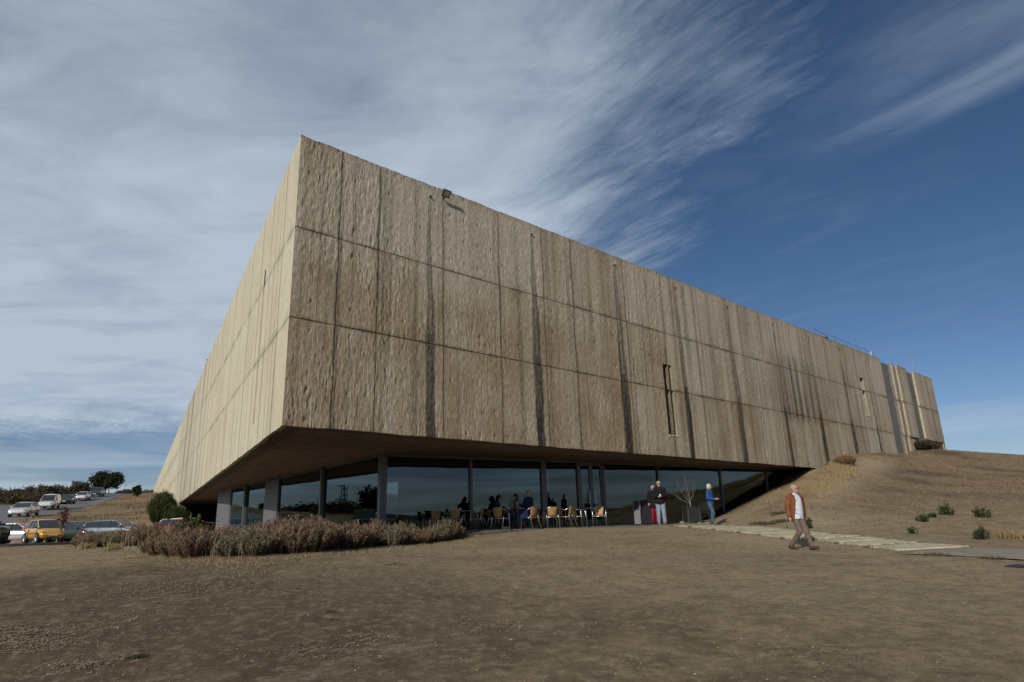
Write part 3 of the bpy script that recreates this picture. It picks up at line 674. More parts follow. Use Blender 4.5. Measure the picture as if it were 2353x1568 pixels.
# low rail and head profile
solid('sill_rail', [GC[:2]+gN[:2]*.05, pts[3]+gN[:2]*.05, pts[3]-gN[:2]*.05, GC[:2]-gN[:2]*.05], ZF-0.05, ZF+0.07, MAT['mullion'])
solid('sill_rail', [pts[4]+gN[:2]*.05, pend+gN[:2]*.05, pend-gN[:2]*.05, pts[4]-gN[:2]*.05], ZF-0.05, ZF+0.07, MAT['mullion'])
solid('head_rail', [GC[:2]+gN[:2]*.06, pend+gN[:2]*.06, pend-gN[:2]*.06, GC[:2]-gN[:2]*.06], ZS-0.06, ZS+0.02, MAT['mullion'])
# double door
dr = bpy.data.objects.new('entrance_door', None); COL.objects.link(dr); dr.parent = museum
A_, B_ = pts[3]+gR[:2]*0.09, pts[4]-gR[:2]*0.09; mid_ = (A_+B_)/2
def dsolid(name, a, b, hw, z0, z1, m): n_ = gN[:2]*hw; solid(name, [a+n_, b+n_, b-n_, a-n_], z0, z1, m, dr)
ht = ZS-0.16
for a, b in ((A_, A_+gR[:2]*.09), (mid_-gR[:2]*.10, mid_+gR[:2]*.10), (B_-gR[:2]*.09, B_)): dsolid('door_frame', a, b, 0.05, ZF, ht, MAT['mullion'])
dsolid('door_frame', A_, B_, 0.052, ht, ht+0.10, MAT['mullion']); dsolid('door_rail', A_, B_, 0.053, ZF, ZF+0.28, MAT['mullion'])
for a, b in ((A_+gR[:2]*.09, mid_-gR[:2]*.10), (mid_+gR[:2]*.10, B_-gR[:2]*.09)): dsolid('door_glass', a, b, 0.01, ZF+0.28, ht, MAT['glass'])
for sgn in (-1, 1):
    h = mid_+gR[:2]*0.17*sgn+gN[:2]*0.10
    MB().tube([(h[0]-MB0[0], h[1]-MB0[1], 2.2), (h[0]-MB0[0], h[1]-MB0[1], 3.1)], 0.016).build('door_handle', MAT['alu'], dr)
# side glazing running back to the left
sp_ = [onz(742, 1072, ZS)[:2], onz(640, 1097.5, ZS)[:2], onz(612, 1105, ZS)[:2], onz(572, 1118, ZS)[:2], onz(530, 1134, ZS)[:2], onz(505, 1142, ZS)[:2]]
sdl = sp_[2]-GC[:2]; sdl /= np.linalg.norm(sdl); sn = np.array([-sdl[1], sdl[0]])
angL = math.atan2(sdl[1], sdl[0])
def gs(px, py=1150):
    w = dirp(px, py); A2 = np.array([[w[0], -sdl[0]], [w[1], -sdl[1]]]); t = np.linalg.solve(A2, GC[:2]-EYE[:2]); return EYE[:2]+w[:2]*t[0]
sp_ = [gs(742), gs(641), gs(611), gs(566), gs(532), gs(504)]
pane(GC[:2], sp_[0], 1.3, ZS+.02); pane(sp_[0], sp_[1], 1.3, ZS+.02); pane(sp_[2], sp_[3], 1.3, ZS+.02); pane(sp_[3], sp_[4], 1.3, ZS+.02)
post(sp_[0], 0.16, 0.3, angL, 1.2, ZS+.02); post(sp_[1], 0.12, 0.2, angL, 1.2, ZS+.02); post(sp_[3], 0.2, 0.3, angL, 1.2, ZS+.02)
solid('head_rail', [GC[:2]+sn*.06, sp_[4]+sn*.06, sp_[4]-sn*.06, GC[:2]-sn*.06], ZS-0.06, ZS+0.02, MAT['mullion'])
def louvre_pier(a, b):
    L = np.linalg.norm(b-a); d_ = (b-a)/L; n_ = np.array([-d_[1], d_[0]])
    solid('pier', [a-n_*.2, b-n_*.2, b+n_*.06, a+n_*.06], 1.2, ZS+.02, MAT['louvre'])
    mb = MB(); z = 1.35
    while z < ZS-0.1:
        c = (a+b)/2+n_*0.075-MB0[:2]; mb.box((c[0], c[1], z), (L, 0.04, 0.055), math.atan2(d_[1], d_[0])); z += 0.09
    o = mb.build('louvre_slats', MAT['louvre'], museum); tag(o, kind='stuff')
louvre_pier(sp_[1], sp_[2]); louvre_pier(sp_[4], sp_[5])
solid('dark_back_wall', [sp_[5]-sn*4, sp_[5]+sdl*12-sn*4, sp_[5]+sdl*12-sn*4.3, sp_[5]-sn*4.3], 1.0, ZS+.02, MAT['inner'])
# interior
inn = lambda a, b: GC[:2]+gR[:2]*a-gN[:2]*b
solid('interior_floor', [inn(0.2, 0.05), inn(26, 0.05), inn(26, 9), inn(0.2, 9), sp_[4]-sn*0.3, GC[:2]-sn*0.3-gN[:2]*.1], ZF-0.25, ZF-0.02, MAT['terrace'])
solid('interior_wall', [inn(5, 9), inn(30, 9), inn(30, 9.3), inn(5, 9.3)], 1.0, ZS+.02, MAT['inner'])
for px, k in ((1272, 1.6), (1505, 1.2)):
    p = gp(px)-gN[:2]*k; MB().tube([(p[0]-MB0[0], p[1]-MB0[1], ZF-0.05), (p[0]-MB0[0], p[1]-MB0[1], ZS+.02)], 0.34 if px < 1400 else .22, 20).build('column', MAT['column'], museum, smooth=True)

# terrace slab in front of the glass
k1 = np.dot((at(1113, 1218, 24.7)-GC)[:2], gN[:2])
te = [GC[:2]-gR[:2]*1.6, GC[:2]+gR[:2]*13.2, GC[:2]+gR[:2]*13.2+gN[:2]*k1*.92, GC[:2]-gR[:2]*1.6+gN[:2]*k1]
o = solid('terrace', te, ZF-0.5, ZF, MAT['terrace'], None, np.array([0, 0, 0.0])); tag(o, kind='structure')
print('building done')

# ================================================================== people
def smooth_union(name, mb, mat, parent, vox=0.009, it=3, fac_=0.5):
    me = mb.me(name+'_src'); o = bpy.data.objects.new('tmp', me); COL.objects.link(o)
    m = o.modifiers.new('r', 'REMESH'); m.mode = 'VOXEL'; m.voxel_size = vox; m.use_smooth_shade = True
    q = o.modifiers.new('s', 'SMOOTH'); q.iterations = it; q.factor = fac_
    dg = bpy.context.evaluated_depsgraph_get(); dg.update()
    me2 = bpy.data.meshes.new_from_object(o.evaluated_get(dg)); me2.name = name
    bpy.data.objects.remove(o); bpy.data.meshes.remove(me)
    me2.materials.clear()
    return link(name, me2, mat, parent, True)
def cap(mb, p0, p1, r0, r1, n=12):
    p0, p1 = Vector(p0), Vector(p1)
    mb.tube([p0, p0.lerp(p1, .5), p1], r0, n, r1); mb.ell(p0, (r0, r0, r0), n, 8); mb.ell(p1, (r1, r1, r1), n, 8)
def limb(mb, pts, rs, n=12):
    for i in range(len(pts)-1): cap(mb, pts[i], pts[i+1], rs[i], rs[i+1], n)
def torso(mb, st, n=18, face=0.0):
    """st: list of (center, rx, ry)"""
    rings = []
    c_, s_ = math.cos(face), math.sin(face)
    for c, rx, ry in st:
        rings.append([(c[0]+rx*math.cos(a)*c_-ry*math.sin(a)*s_, c[1]+rx*math.cos(a)*s_+ry*math.sin(a)*c_, c[2]) for a in [2*math.pi*k/n for k in range(n)]])
    mb.loft(rings)
SKIN = simple('skin', (0.42, 0.235, 0.165), 0.55, 0, 0.08, 9)
def cloth(name, c, var=0.14, sc=14, rough=0.85):
    m = simple(name, c, rough, 0, var, sc, 0.25, 0); t = m.node_tree; b = t.nodes['Principled BSDF']
    f = noise(t, objvec(t, (1, 1, .55)), 9, 3, 0.5, 1.2); bump(t, b, f, 1.0, 0.07); return m
def printed_shirt():
    m, t, b = newmat('white_blue_print_shirt')
    a = noise(t, objvec(t), 11, 4, 0.6, 0.8); d = noise(t, objvec(t, (1, 1, 1.6)), 17, 3, 0.6, 1.0)
    c = rgbmix(t, mrange(t, a, 0.54, 0.60), (0.62, 0.66, 0.70), (0.22, 0.34, 0.55)); c = rgbmix(t, mrange(t, d, 0.62, 0.67), c, (0.12, 0.16, 0.26))
    t.links.new(c, b.inputs['Base Color']); b.inputs['Roughness'].default_value = 0.8; return m
def hand(mb, w, dirv, side, curl=0.5):
    w = Vector(w); d = Vector(dirv).normalized(); up = Vector((0, 0, 1)) if abs(d.z) < .8 else Vector((0, 1, 0))
    x = d.cross(up).normalized(); y = x.cross(d)
    cap(mb, w, w+d*0.07, 0.026, 0.034, 8); cap(mb, w+d*.03+x*.02, w+d*0.085+x*.028, 0.018, 0.014, 8); cap(mb, w+d*.03-x*.02, w+d*0.08-x*.028, 0.018, 0.014, 8)
    for i, (o, L) in enumerate(((-.030, .058), (-.010, .072), (.010, .075), (.030, .066))):
        b0 = w+d*0.085+x*o; b1 = b0+d*L*.5-y*L*.28*curl; b2 = b1+(d*(1-curl)-y*curl).normalized()*L*.5
        cap(mb, b0, b1, .0095, .0088, 6); cap(mb, b1, b2, .0088, .0072, 6)
    t0 = w+d*.025+x*.026*side; cap(mb, t0, t0+d*.035+x*.026*side-y*.012, .012, .010, 6); cap(mb, t0+d*.035+x*.026*side-y*.012, t0+d*.062+x*.022*side-y*.022, .010, .008, 6)
def head_geo(mb, c, yaw=0.0, tilt=0.0, s=1.0):
    """c: centre of the skull; faces +y turned by yaw"""
    Rm = Matrix.Rotation(yaw, 3, 'Z') @ Matrix.Rotation(tilt, 3, 'X')
    def T(p): q = Rm @ (Vector(p)*s); return (c[0]+q.x, c[1]+q.y, c[2]+q.z)
    mb.ell(c, (0.076*s, 0.094*s, 0.105*s), 16, 10, Rm)
    mb.ell(T((0, .022, -.058)), (.057*s, .066*s, .062*s), 14, 8, Rm)          # jaw
    mb.ell(T((0, .07, -.088)), (.026*s, .022*s, .022*s), 10, 6, Rm)           # chin
    cap(mb, T((0, .090, .012)), T((0, .112, -.026)), .010*s, .016*s, 8)        # nose
    mb.ell(T((0, .092, .034)), (.046*s, .014*s, .010*s), 10, 6, Rm)           # brow
    mb.ell(T((.044, .062, -.03)), (.024*s, .022*s, .024*s), 8, 6, Rm); mb.ell(T((-.044, .062, -.03)), (.024*s, .022*s, .024*s), 8, 6, Rm)
    mb.ell(T((0, .088, -.056)), (.024*s, .012*s, .007*s), 8, 6, Rm)           # lips
    for sg in (-1, 1): mb.ell(T((.078*sg, -.004, -.010)), (.012*s, .022*s, .032*s), 8, 6, Rm)
    return T, Rm
def face_bits(T, Rm, root, glasses=None, s=1.0, lips=True):
    if glasses != 'dark':
        e = MB()
        for sg in (-1, 1): e.ell(T((.031*sg, .087, .012)), (.011, .007, .008), 8, 6, Rm)
        e.build('eyes', MAT['black'], root)
    if lips:
        l = MB(); l.ell(T((0, .0975, -.056)), (.021, .005, .005), 8, 6, Rm); l.build('lips', cloth('lip_skin', (0.30, .11, .09)), root)
    if glasses:
        g = MB(); col = MAT['black']
        for sg in (-1, 1):
            g.ell(T((.033*sg, .104, .012)), (.027, .005, .020), 10, 6, Rm) if glasses == 'dark' else None
            if glasses != 'dark':
                P = [T((.033*sg+.026*math.cos(a), .108, .010+.019*math.sin(a))) for a in [2*math.pi*k/12 for k in range(13)]]; g.tube(P, .0028, 5)
            g.tube([T((.058*sg, .10, .014)), T((.080*sg, .02, .012))], .003, 5)
        g.tube([T((-.008, .112, .014)), T((.008, .112, .014))], .003, 5)
        g.build('glasses', col, root)
def person(name, loc, rotz, label, pose, cl, scale=1.0, vox=0.010, cat='person'):
    """pose keys: hip (z), lean, hipL/kneeL/ankL..., elbL/wriL..., head yaw/tilt ; facing +y, right = +x"""
    root = thing(name, loc, rotz, label, cat); root.scale = (scale,)*3
    p = dict(hip=(0, 0, .92), chest=(0, 0, 1.25), neck=(0, -.01, 1.50), head=(0, .02, 1.612), yaw=0, tilt=0)
    p.update(pose); V_ = Vector
    hip, ch, nk, hd = (V_(p[k]) for k in ('hip', 'chest', 'neck', 'head'))
    sw = p.get('sw', .175); ty = p.get('twist', 0.0)
    shL = ch+V_((-sw*math.cos(ty), -sw*math.sin(ty), .150)); shR = ch+V_((sw*math.cos(ty), sw*math.sin(ty), .150))
    hL = hip+V_((-.095, 0, -.03)); hR = hip+V_((.095, 0, -.03))
    b = MB(); fat = p.get('fat', 1.0)
    def body_torso(mb, g=0.0, z0=-0.08, hem=0.0, front=1.0):
        torso(mb, [(hip+V_((0, 0, z0)), .155+g+hem, .115+g+hem), (hip, .165+g+hem, .12+g+hem), (hip.lerp(ch, .4), .155*fat+g+hem*.5, .118*fat+g+hem*.5),
                   (ch, .178+g, .122*fat+g), (ch+V_((0, 0, .11)), .180+g, .115+g), (ch+V_((0, -.005, .19)), .125+g, .085+g*.6), (ch+V_((0, -.005, .245)), .06+g*.5, .055+g*.4)], face=ty)
    body_torso(b)
    cap(b, nk+V_((0, -.01, -.09)), hd+V_((0, -.015, -.05)), .058, .052)
    T, Rm = head_geo(b, hd, p['yaw'], p['tilt'])
    for sd, h, sh in (('L', hL, shL), ('R', hR, shR)):
        kn, an, el_, wr = (V_(p[k+sd]) for k in ('knee', 'ank', 'elb', 'wri'))
        limb(b, [h, kn, an], [.083, .054, .036]); limb(b, [sh, el_, wr], [.050, .038, .026])
        dv = (wr-el_).normalized()
        if ('hd'+sd) in p: dv = V_(p['hd'+sd])
        hand(b, wr, dv, 1 if sd == 'L' else -1, p.get('curl', .5))
    smooth_union('body', b, p.get('skin', SKIN), root, vox, 2, 0.4)
    # trousers
    t = MB(); torso(t, [(hip+V_((0, 0, -.12)), .15, .12), (hip+V_((0, 0, -.02)), .178, .135), (hip+V_((0, 0, .08)), .168, .128)], face=ty)
    for sd, h in (('L', hL), ('R', hR)):
        kn, an = V_(p['knee'+sd]), V_(p['ank'+sd]); limb(t, [h, kn, an+(kn-an)*.06], cl.get('leg_r', [.102, .076, .064]))
    smooth_union('trousers', t, cl['trousers'], root, .012, 3)
    # shoes
    for sd in 'LR':
        an = V_(p['ank'+sd]); ft = V_(p.get('toe'+sd, (0, 1, 0))).normalized(); sdv = ft.cross(V_((0, 0, 1)))
        so_ = MB(); he = an-ft*.05; he.z -= .045; to = an+ft*.155; to.z = an.z-.058+.155*ft.z*0.0
        if ft.z: to = an+ft*.17+V_((0, 0, -.05))
        cap(so_, he, he.lerp(to, .5), .042, .044, 10); cap(so_, he.lerp(to, .5), to, .044, .036, 10); cap(so_, an, he, .046, .045, 10)
        smooth_union('shoe', so_, cl['shoes'], root, .012, 1)
    # upper garments
    for g in cl['tops']:
        m_ = MB(); gr = g.get('g', .018); body_torso(m_, gr, g.get('z0', -.16), g.get('hem', 0))
        for sd, sh in (('L', shL), ('R', shR)):
            if not g.get('sleeves', True): break
            el_, wr = V_(p['elb'+sd]), V_(p['wri'+sd]); limb(m_, [sh, el_, wr+(el_-wr)*.06], [.064+gr*.6, .054+gr*.5, .040+gr*.4])
        if g.get('open'):   # jacket worn open: cut a wedge down the front
            o = smooth_union(g['name'], m_, g['mat'], root, .010, 3)
            import bmesh
            bm = bmesh.new(); bm.from_mesh(o.data); w0, w1 = g['open']
            cy = math.cos(ty); 
            dl = [q for q in bm.verts if (q.co.y-hip.y) > 0.035 and abs((q.co.x-hip.x)-g.get('ox', 0)) < w0+(w1-w0)*max(0, min(1, (q.co.z-(hip.z-.1))/.6)) and q.co.z < nk.z+.04]
            bmesh.ops.delete(bm, geom=dl, context='VERTS'); bm.to_mesh(o.data); bm.free()
            sl = o.modifiers.new('thick', 'SOLIDIFY'); sl.thickness = 0.008; sl.offset = 1
        else: smooth_union(g['name'], m_, g['mat'], root, .011, 3)
    if 'collar' in cl:
        P = [nk+V_((.062*math.cos(a), .058*math.sin(a)+.004, -.028-.03*max(0, math.sin(a)))) for a in [2*math.pi*k/14 for k in range(15)]]
        MB().tube(P, .015, 6).build('collar', cl['collar'], root, True)
    # hair
    h = MB(); st = cl.get('hair_style', 'short')
    if st == 'short': h.ell(T((0, -.018, .030)), (.084, .096, .092), 14, 8, Rm); cut = .045
    elif st == 'bob':
        h.ell(T((0, -.016, .022)), (.093, .102, .100), 14, 8, Rm)
        for sg in (-1, 1): h.ell(T((.072*sg, -.012, -.045)), (.026, .060, .072), 10, 7, Rm)
        h.ell(T((0, -.065, -.045)), (.078, .042, .075), 12, 7, Rm)
    elif st == 'long':
        h.ell(T((0, -.016, .022)), (.093, .103, .100), 14, 8, Rm)
        for sg in (-1, 1): cap(h, T((.070*sg, -.03, 0)), T((.085*sg, -.05, -.22)), .036, .030)
        cap(h, T((0, -.07, 0)), T((0, -.10, -.25)), .065, .055)
    if st: smooth_union('hair', h, cl['hair'], root, .009, 1)
    if cl.get('beard'):
        q = MB(); q.ell(T((0, .050, -.080)), (.050, .048, .036), 12, 7, Rm); q.ell(T((0, .097, -.046)), (.026, .010, .006), 8, 5, Rm); smooth_union('beard', q, cl['beard'], root, .008, 1)
    face_bits(T, Rm, root, cl.get('glasses'), lips=not cl.get('beard'))
    return root, T
jeansL = cloth('pale_blue_denim', (0.20, 0.25, 0.33), .3, 7); jeansD = cloth('blue_denim', (0.055, 0.105, 0.165), .35, 8)
grey_hair = cloth('grey_hair', (0.30, 0.30, 0.30), .4, 30); white_hair = cloth('white_hair', (0.50, 0.47, 0.42), .3, 30)
blond = cloth('pale_blond_hair', (0.58, 0.52, 0.38), .2, 30); dark_hair = cloth('dark_brown_hair', (0.020, 0.012, 0.010), .3, 30)
blackc = cloth('black_wool', (0.010, 0.010, 0.012), .3); navy = cloth('navy_cotton', (0.012, 0.022, 0.055), .3); bluek = cloth('cobalt_knit', (0.022, 0.075, 0.24), .2, 30)
rust = cloth('rust_brown_suede', (0.185, 0.070, 0.034), .18, 9); taupe = cloth('taupe_twill', (0.155, 0.115, 0.095), .14, 10); brownl = simple('brown_leather', (0.075, 0.032, 0.022), 0.45, 0, .2, 12)
cream = cloth('cream_gilet', (0.40, 0.36, 0.29), .1); redc = cloth('crimson_cotton', (0.24, 0.010, 0.025), .2); dteal = cloth('dark_teal_knit', (0.010, 0.028, 0.032), .2)
whitec = cloth('white_cotton', (0.66, 0.67, 0.68), .06); greysh = cloth('grey_suede', (0.22, 0.22, 0.24), .2)
def gpt(px, D, dz=0.0):
    w = dirp(px, 1200); x, y = w[0]*D, w[1]*D; return (x, y, hz_(x, y)+dz)
def face_to(dx, dy): return math.atan2(-dx, dy)     # rotz so that local +y looks along (dx, dy)
# the man walking across in the foreground, body turned to the right and a little to the camera
w_ = gpt(1833, 19.9)
walk = dict(hip=(0, 0, .90), chest=(0, .01, 1.235), neck=(0, .01, 1.485), head=(0, .045, 1.595), yaw=.40, tilt=-.08, fat=1.16, twist=0.0,
            kneeR=(.05, .10, .48), ankR=(.11, -.24, .12), toeR=(-.2, 1, -.2), kneeL=(-.10, .16, .50), ankL=(-.12, .27, .095), toeL=(-.35, 1, .12),
            elbL=(-.27, -.05, 1.13), wriL=(-.27, -.02, .88), hdL=(.1, .3, -1), elbR=(.27, .0, 1.13), wriR=(.29, .06, .87), hdR=(0, .2, -1), curl=.55)
pr, T = person('person', w_, face_to(.33, -.95), 'grey-haired bearded man in open rust-brown jacket and patterned white shirt striding across the dirt', walk,
    dict(trousers=taupe, shoes=brownl, tops=[dict(name='shirt', mat=printed_shirt(), g=.012, z0=-.10, hem=.02, sleeves=False), dict(name='jacket', mat=rust, g=.034, z0=-.13, hem=.02, open=(.175, .085), ox=.0)],
         collar=whitec, hair=grey_hair, glasses='clear', beard=cloth('grey_beard', (.36, .34, .32), .2, 30)), vox=.008)
c_ = MB(); c_.tube([(.31, -.09, .76), (.33, -.05, .62)], .003, 5); c_.box((.335, -.045, .59), (.035, .012, .05)); keys = c_.build('sunglasses', MAT['black'], None); keys.parent = None
mw = Matrix.Translation(Vector(w_)) @ Matrix.Rotation(face_to(.33, -.95), 4, 'Z'); keys.matrix_world = mw
tag(keys, 'dark sunglasses dangling from the right hand of the man in the rust-brown jacket', 'sunglasses')
# couple in front of the glass
w_ = gpt(1521, 28.6)
stand = dict(kneeR=(.10, .05, .50), ankR=(.11, .02, .09), kneeL=(-.10, .10, .50), ankL=(-.11, .13, .09),
             elbR=(.28, -.02, 1.12), wriR=(.09, .24, 1.09), hdR=(-.9, .3, .2), elbL=(-.28, -.02, 1.12), wriL=(-.06, .24, 1.09), hdL=(.8, .4, .1), curl=.8)
person('person', w_, face_to(-.1, -1), 'tall man with white hair, glasses, black sweater and pale jeans holding a small white cup', dict(stand, fat=1.05, yaw=.05),
    dict(trousers=jeansL, shoes=greysh, tops=[dict(name='sweater', mat=blackc, g=.028, z0=-.12, hem=.015)], collar=blackc, hair=white_hair, glasses='clear', leg_r=[.108, .088, .082]), 1.02)
cu = MB().tube([(0, 0, 0), (0, 0, .075)], .028, 12, .036).build('paper_cup', MAT['white'], None, True); a_ = face_to(-.1, -1)
cu.matrix_world = Matrix.Translation(Vector(w_)) @ Matrix.Rotation(a_, 4, 'Z') @ Matrix.Translation((0.01, .33, 1.13)); tag(cu, 'small white cup in the hands of the man in the black sweater', 'cup')
w_ = gpt(1507, 29.4)
person('person', w_, face_to(-.35, -1), 'shorter person in black coat and crimson trousers half hidden behind the man with the cup', dict(stand, kneeL=(-.09, .02, .50), ankL=(-.08, -.03, .09), kneeR=(.08, .06, .5), yaw=.4, elbL=(-.27, 0, 1.14), wriL=(-.2, .15, .95), hdL=(0, .3, -1), elbR=(.27, 0, 1.14), wriR=(.22, .15, .95), hdR=(0, .3, -1)),
    dict(trousers=redc, shoes=blackc, tops=[dict(name='coat', mat=blackc, g=.036, z0=-.2, hem=.03)], hair=white_hair, collar=blackc), .93)
w_ = gpt(1637, 28.7)
person('person', w_, face_to(.75, -.6), 'woman with pale blond bob, cobalt blue sweater and jeans by the bare planted tree', dict(stand, kneeR=(.10, .13, .50), ankR=(.09, .04, .09), kneeL=(-.09, .0, .50), ankL=(-.09, -.06, .09), yaw=-.1,
    elbR=(.25, .0, 1.11), wriR=(.14, .26, 1.06), hdR=(-.3, .9, .1), elbL=(-.25, .0, 1.11), wriL=(-.02, .28, 1.08), hdL=(.3, .9, .1)),
    dict(trousers=jeansD, shoes=brownl, tops=[dict(name='sweater', mat=bluek, g=.018, z0=-.10, hem=.0)], collar=whitec, hair=blond, hair_style='bob', leg_r=[.100, .072, .058]), .955)
# person looking over the parapet
w_ = at(1893, 777, 48.3); w_ = (w_[0], w_[1], ZT-1.27)
person('person', w_, face_to(-.7, -.7), 'dark-haired person in black leaning over the roof parapet behind the wire railing', dict(stand, hip=(0, -.1, .85), chest=(0, 0, 1.2), neck=(0, .04, 1.44), head=(0, .09, 1.56), elbR=(.24, .16, 1.18), wriR=(.1, .3, 1.2), elbL=(-.24, .16, 1.18), wriL=(-.1, .3, 1.2)),
    dict(trousers=blackc, shoes=blackc, tops=[dict(name='jacket', mat=blackc, g=.03)], hair=dark_hair), 1.12, .013)

# ================================================================== cafe furniture
def make_chair():
    r = thing('cafe_chair', (0, 0, 0)); al = MAT['alu']
    arm = []
    for a in np.linspace(-math.pi*.0, math.pi, 13):        # loop round the back
        arm.append((.275*math.cos(a), -.06-.20*math.sin(a), .665+.115*math.sin(a)))
    loop = [(.285, .23, .0), (.275, .20, .40), (.272, .19, .60), (.272, .15, .655), (.275, .05, .665)]+arm+[(-.275, .05, .665), (-.272, .15, .655), (-.272, .19, .60), (-.275, .20, .40), (-.285, .23, .0)]
    MB().tube(loop, .0135, 8).build('frame', al, r, True)
    for sg in (-1, 1):
        MB().tube([(.24*sg, -.33, 0), (.235*sg, -.18, .42), (.232*sg, -.19, .50)], .0125, 8).build('leg', al, r, True)
        MB().tube([(.262*sg, .20, .395), (.262*sg, -.20, .395)], .010, 6).build('rail', al, r, True)
    MB().tube([(-.272, .20, .385), (.272, .20, .385)], .013, 8).build('crossbar', al, r, True)
    MB().tube([(-.235, -.185, .395), (.235, -.185, .395)], .010, 8).build('crossbar', al, r, True)
    s = MB(); g = []
    for y, z in ((.21, .425), (.05, .412), (-.12, .412), (-.19, .42)): g.append([(x, y, z-.012*(1-(x/.23)**2)) for x in np.linspace(-.225, .225, 7)])
    top = [q for L in g for q in L]; V = top+[(q[0], q[1], q[2]-.02) for q in top]; n = 28; fs = []
    for i in range(3):
        for j in range(6): a = i*7+j; fs += [(a, a+1, a+8, a+7), (n+a, n+a+7, n+a+8, n+a+1)]
    rim = list(range(7))+[13, 20, 27]+[26, 25, 24, 23, 22, 21]+[14, 7]
    for k in range(len(rim)): a, b_ = rim[k], rim[(k+1) % len(rim)]; fs.append((a, b_, n+b_, n+a))
    s.add(V, fs); s.build('seat', MAT['wicker'], r, True)
    s = MB(); L = []
    for z, w, y0 in ((.43, .155, -.185), (.52, .172, -.205), (.62, .19, -.228), (.72, .205, -.25), (.79, .205, -.262)):
        L.append([(w*math.sin(a), y0+.055*(1-math.cos(a))*1.2, z) for a in np.linspace(-1.25, 1.25, 8)])
    top = [q for r2 in L for q in r2]; n = 40; V = top+[(q[0]*.96, q[1]+.014, q[2]) for q in top]; fs = []
    for i in range(4):
        for j in range(7): a = i*8+j; fs += [(a, a+1, a+9, a+8), (n+a, n+a+8, n+a+9, n+a+1)]
    rim = list(range(8))+[15, 23, 31, 39]+[38, 37, 36, 35, 34, 33, 32]+[24, 16, 8]
    for k in range(len(rim)): a, b_ = rim[k], rim[(k+1) % len(rim)]; fs.append((a, b_, n+b_, n+a))
    s.add(V, fs); s.build('backrest', MAT['wicker'], r, True)
    return r
GRP = 'aluminium and wicker cafe chairs on the terrace'
chairs = [  # px, D, facing (dx, dy), label
 (1049, 25.3, (.15, 1), 'wicker chair, back to the camera, nearest the right end of the dry hedge'),
 (1097, 25.5, (-1, .15), 'wicker chair seen side-on facing left, first one clear of the hedge'),
 (1149, 25.2, (.45, 1), 'empty wicker chair with its back to the camera in front of the occupied table'),
 (1219, 25.7, (-.75, .65), 'wicker chair under the man in navy, a dark bag at its side'),
 (1136, 26.3, (1, -.1), 'wicker chair under the dark-haired woman in dark clothes, left of the occupied table'),
 (1186, 27.3, (-.1, -1), 'wicker chair under the woman in the cream gilet behind the occupied table'),
 (1240, 27.0, (.6, -.7), 'empty wicker chair in shade just right of the man in navy, turned to the camera'),
 (1267, 26.4, (-.25, 1), 'wicker chair with its back to the camera, first one right of the man in navy'),
 (1288, 27.8, (.35, -1), 'wicker chair half hidden in shade left of the entrance door'),
 (1304, 26.9, (-.85, .45), 'wicker chair angled to the left just before the entrance door'),
 (1331, 27.4, (.75, -.35), 'wicker chair facing right beside the table in front of the door'),
 (1378, 28.3, (-.12, -1), 'lone wicker chair facing the camera right of the door frame, its front bar bright'),
 (953, 26.4, (.3, 1), 'wicker chair showing only its brown back above the hedge, leftmost of the row'),
 (1001, 26.2, (-.2, 1), 'wicker chair back peeping over the hedge left of the table with one cup'),
 (1024, 27.0, (.9, .3), 'shaded wicker chair turned to the right behind the hedge end'),
]
proto = make_chair()
def tz(x, y): return ZF
for i, (px, D, f, lab) in enumerate(chairs):
    c = proto if i == 0 else copy_tree(proto)
    w = dirp(px, 1200); c.location = (w[0]*D, w[1]*D, ZF+.001); c.rotation_euler = (0, 0, face_to(*f)); tag(c, lab, 'chair', GRP)
def make_table():
    r = thing('cafe_table', (0, 0, 0)); al = MAT['alu']
    MB().box((0, 0, .725), (.70, .70, .022)).build('tabletop', al, r, bevel=.006)
    for sx in (-1, 1):
        for sy in (-1, 1): MB().tube([(.33*sx, .33*sy, 0), (.31*sx, .31*sy, .55), (.28*sx, .28*sy, .69), (.20*sx, .20*sy, .708)], .0135, 8).build('leg', al, r, True)
    return r
tp = make_table()
for i, (px, D, rz, lab) in enumerate([(1176, 26.35, .6, 'aluminium cafe table with cups where the three people sit'), (1073, 26.2, .5, 'aluminium cafe table with one white cup near the hedge end'),
        (1252, 27.2, .7, 'empty aluminium cafe table between the man in navy and the door'), (1346, 28.2, .8, 'empty aluminium cafe table in front of the entrance door'), (978, 27.2, .4, 'aluminium cafe table mostly hidden by the hedge')]):
    c = tp if i == 0 else copy_tree(tp); w = dirp(px, 1200); c.location = (w[0]*D, w[1]*D, ZF+.001); c.rotation_euler = (0, 0, rz); tag(c, lab, 'table', 'aluminium cafe tables on the terrace')
def cup(px, D, lab, r=.045, h=.085):
    w = dirp(px, 1200); mb = MB().tube([(0, 0, 0), (0, 0, h*.5), (0, 0, h)], r*.8, 14, r)
    mb.tube([(r*.9, 0, h*.8), (r*1.5, 0, h*.65), (r*1.3, 0, h*.3), (r*.8, 0, h*.25)], .006, 6)
    o = mb.build('cup', MAT['white'], None, True); o.location = (w[0]*D, w[1]*D, ZF+.7375); tag(o, lab, 'cup')
cup(1057, 26.3, 'white cup standing on the table near the hedge end', .06, .11)
cup(1170, 26.2, 'white cup on the table in front of the woman in the cream gilet', .05, .08); cup(1166, 26.35, 'second white cup, left of its neighbour on the occupied table', .045, .07)
w = dirp(1159, 1200); gl = MB().tube([(0, 0, 0), (0, 0, .14)], .026, 12, .034).build('drinking_glass', MAT['glass'], None, True); gl.location = (w[0]*26.2, w[1]*26.2, ZF+.7375); tag(gl, 'clear drinking glass on the occupied table beside the dark-haired woman', 'glass')
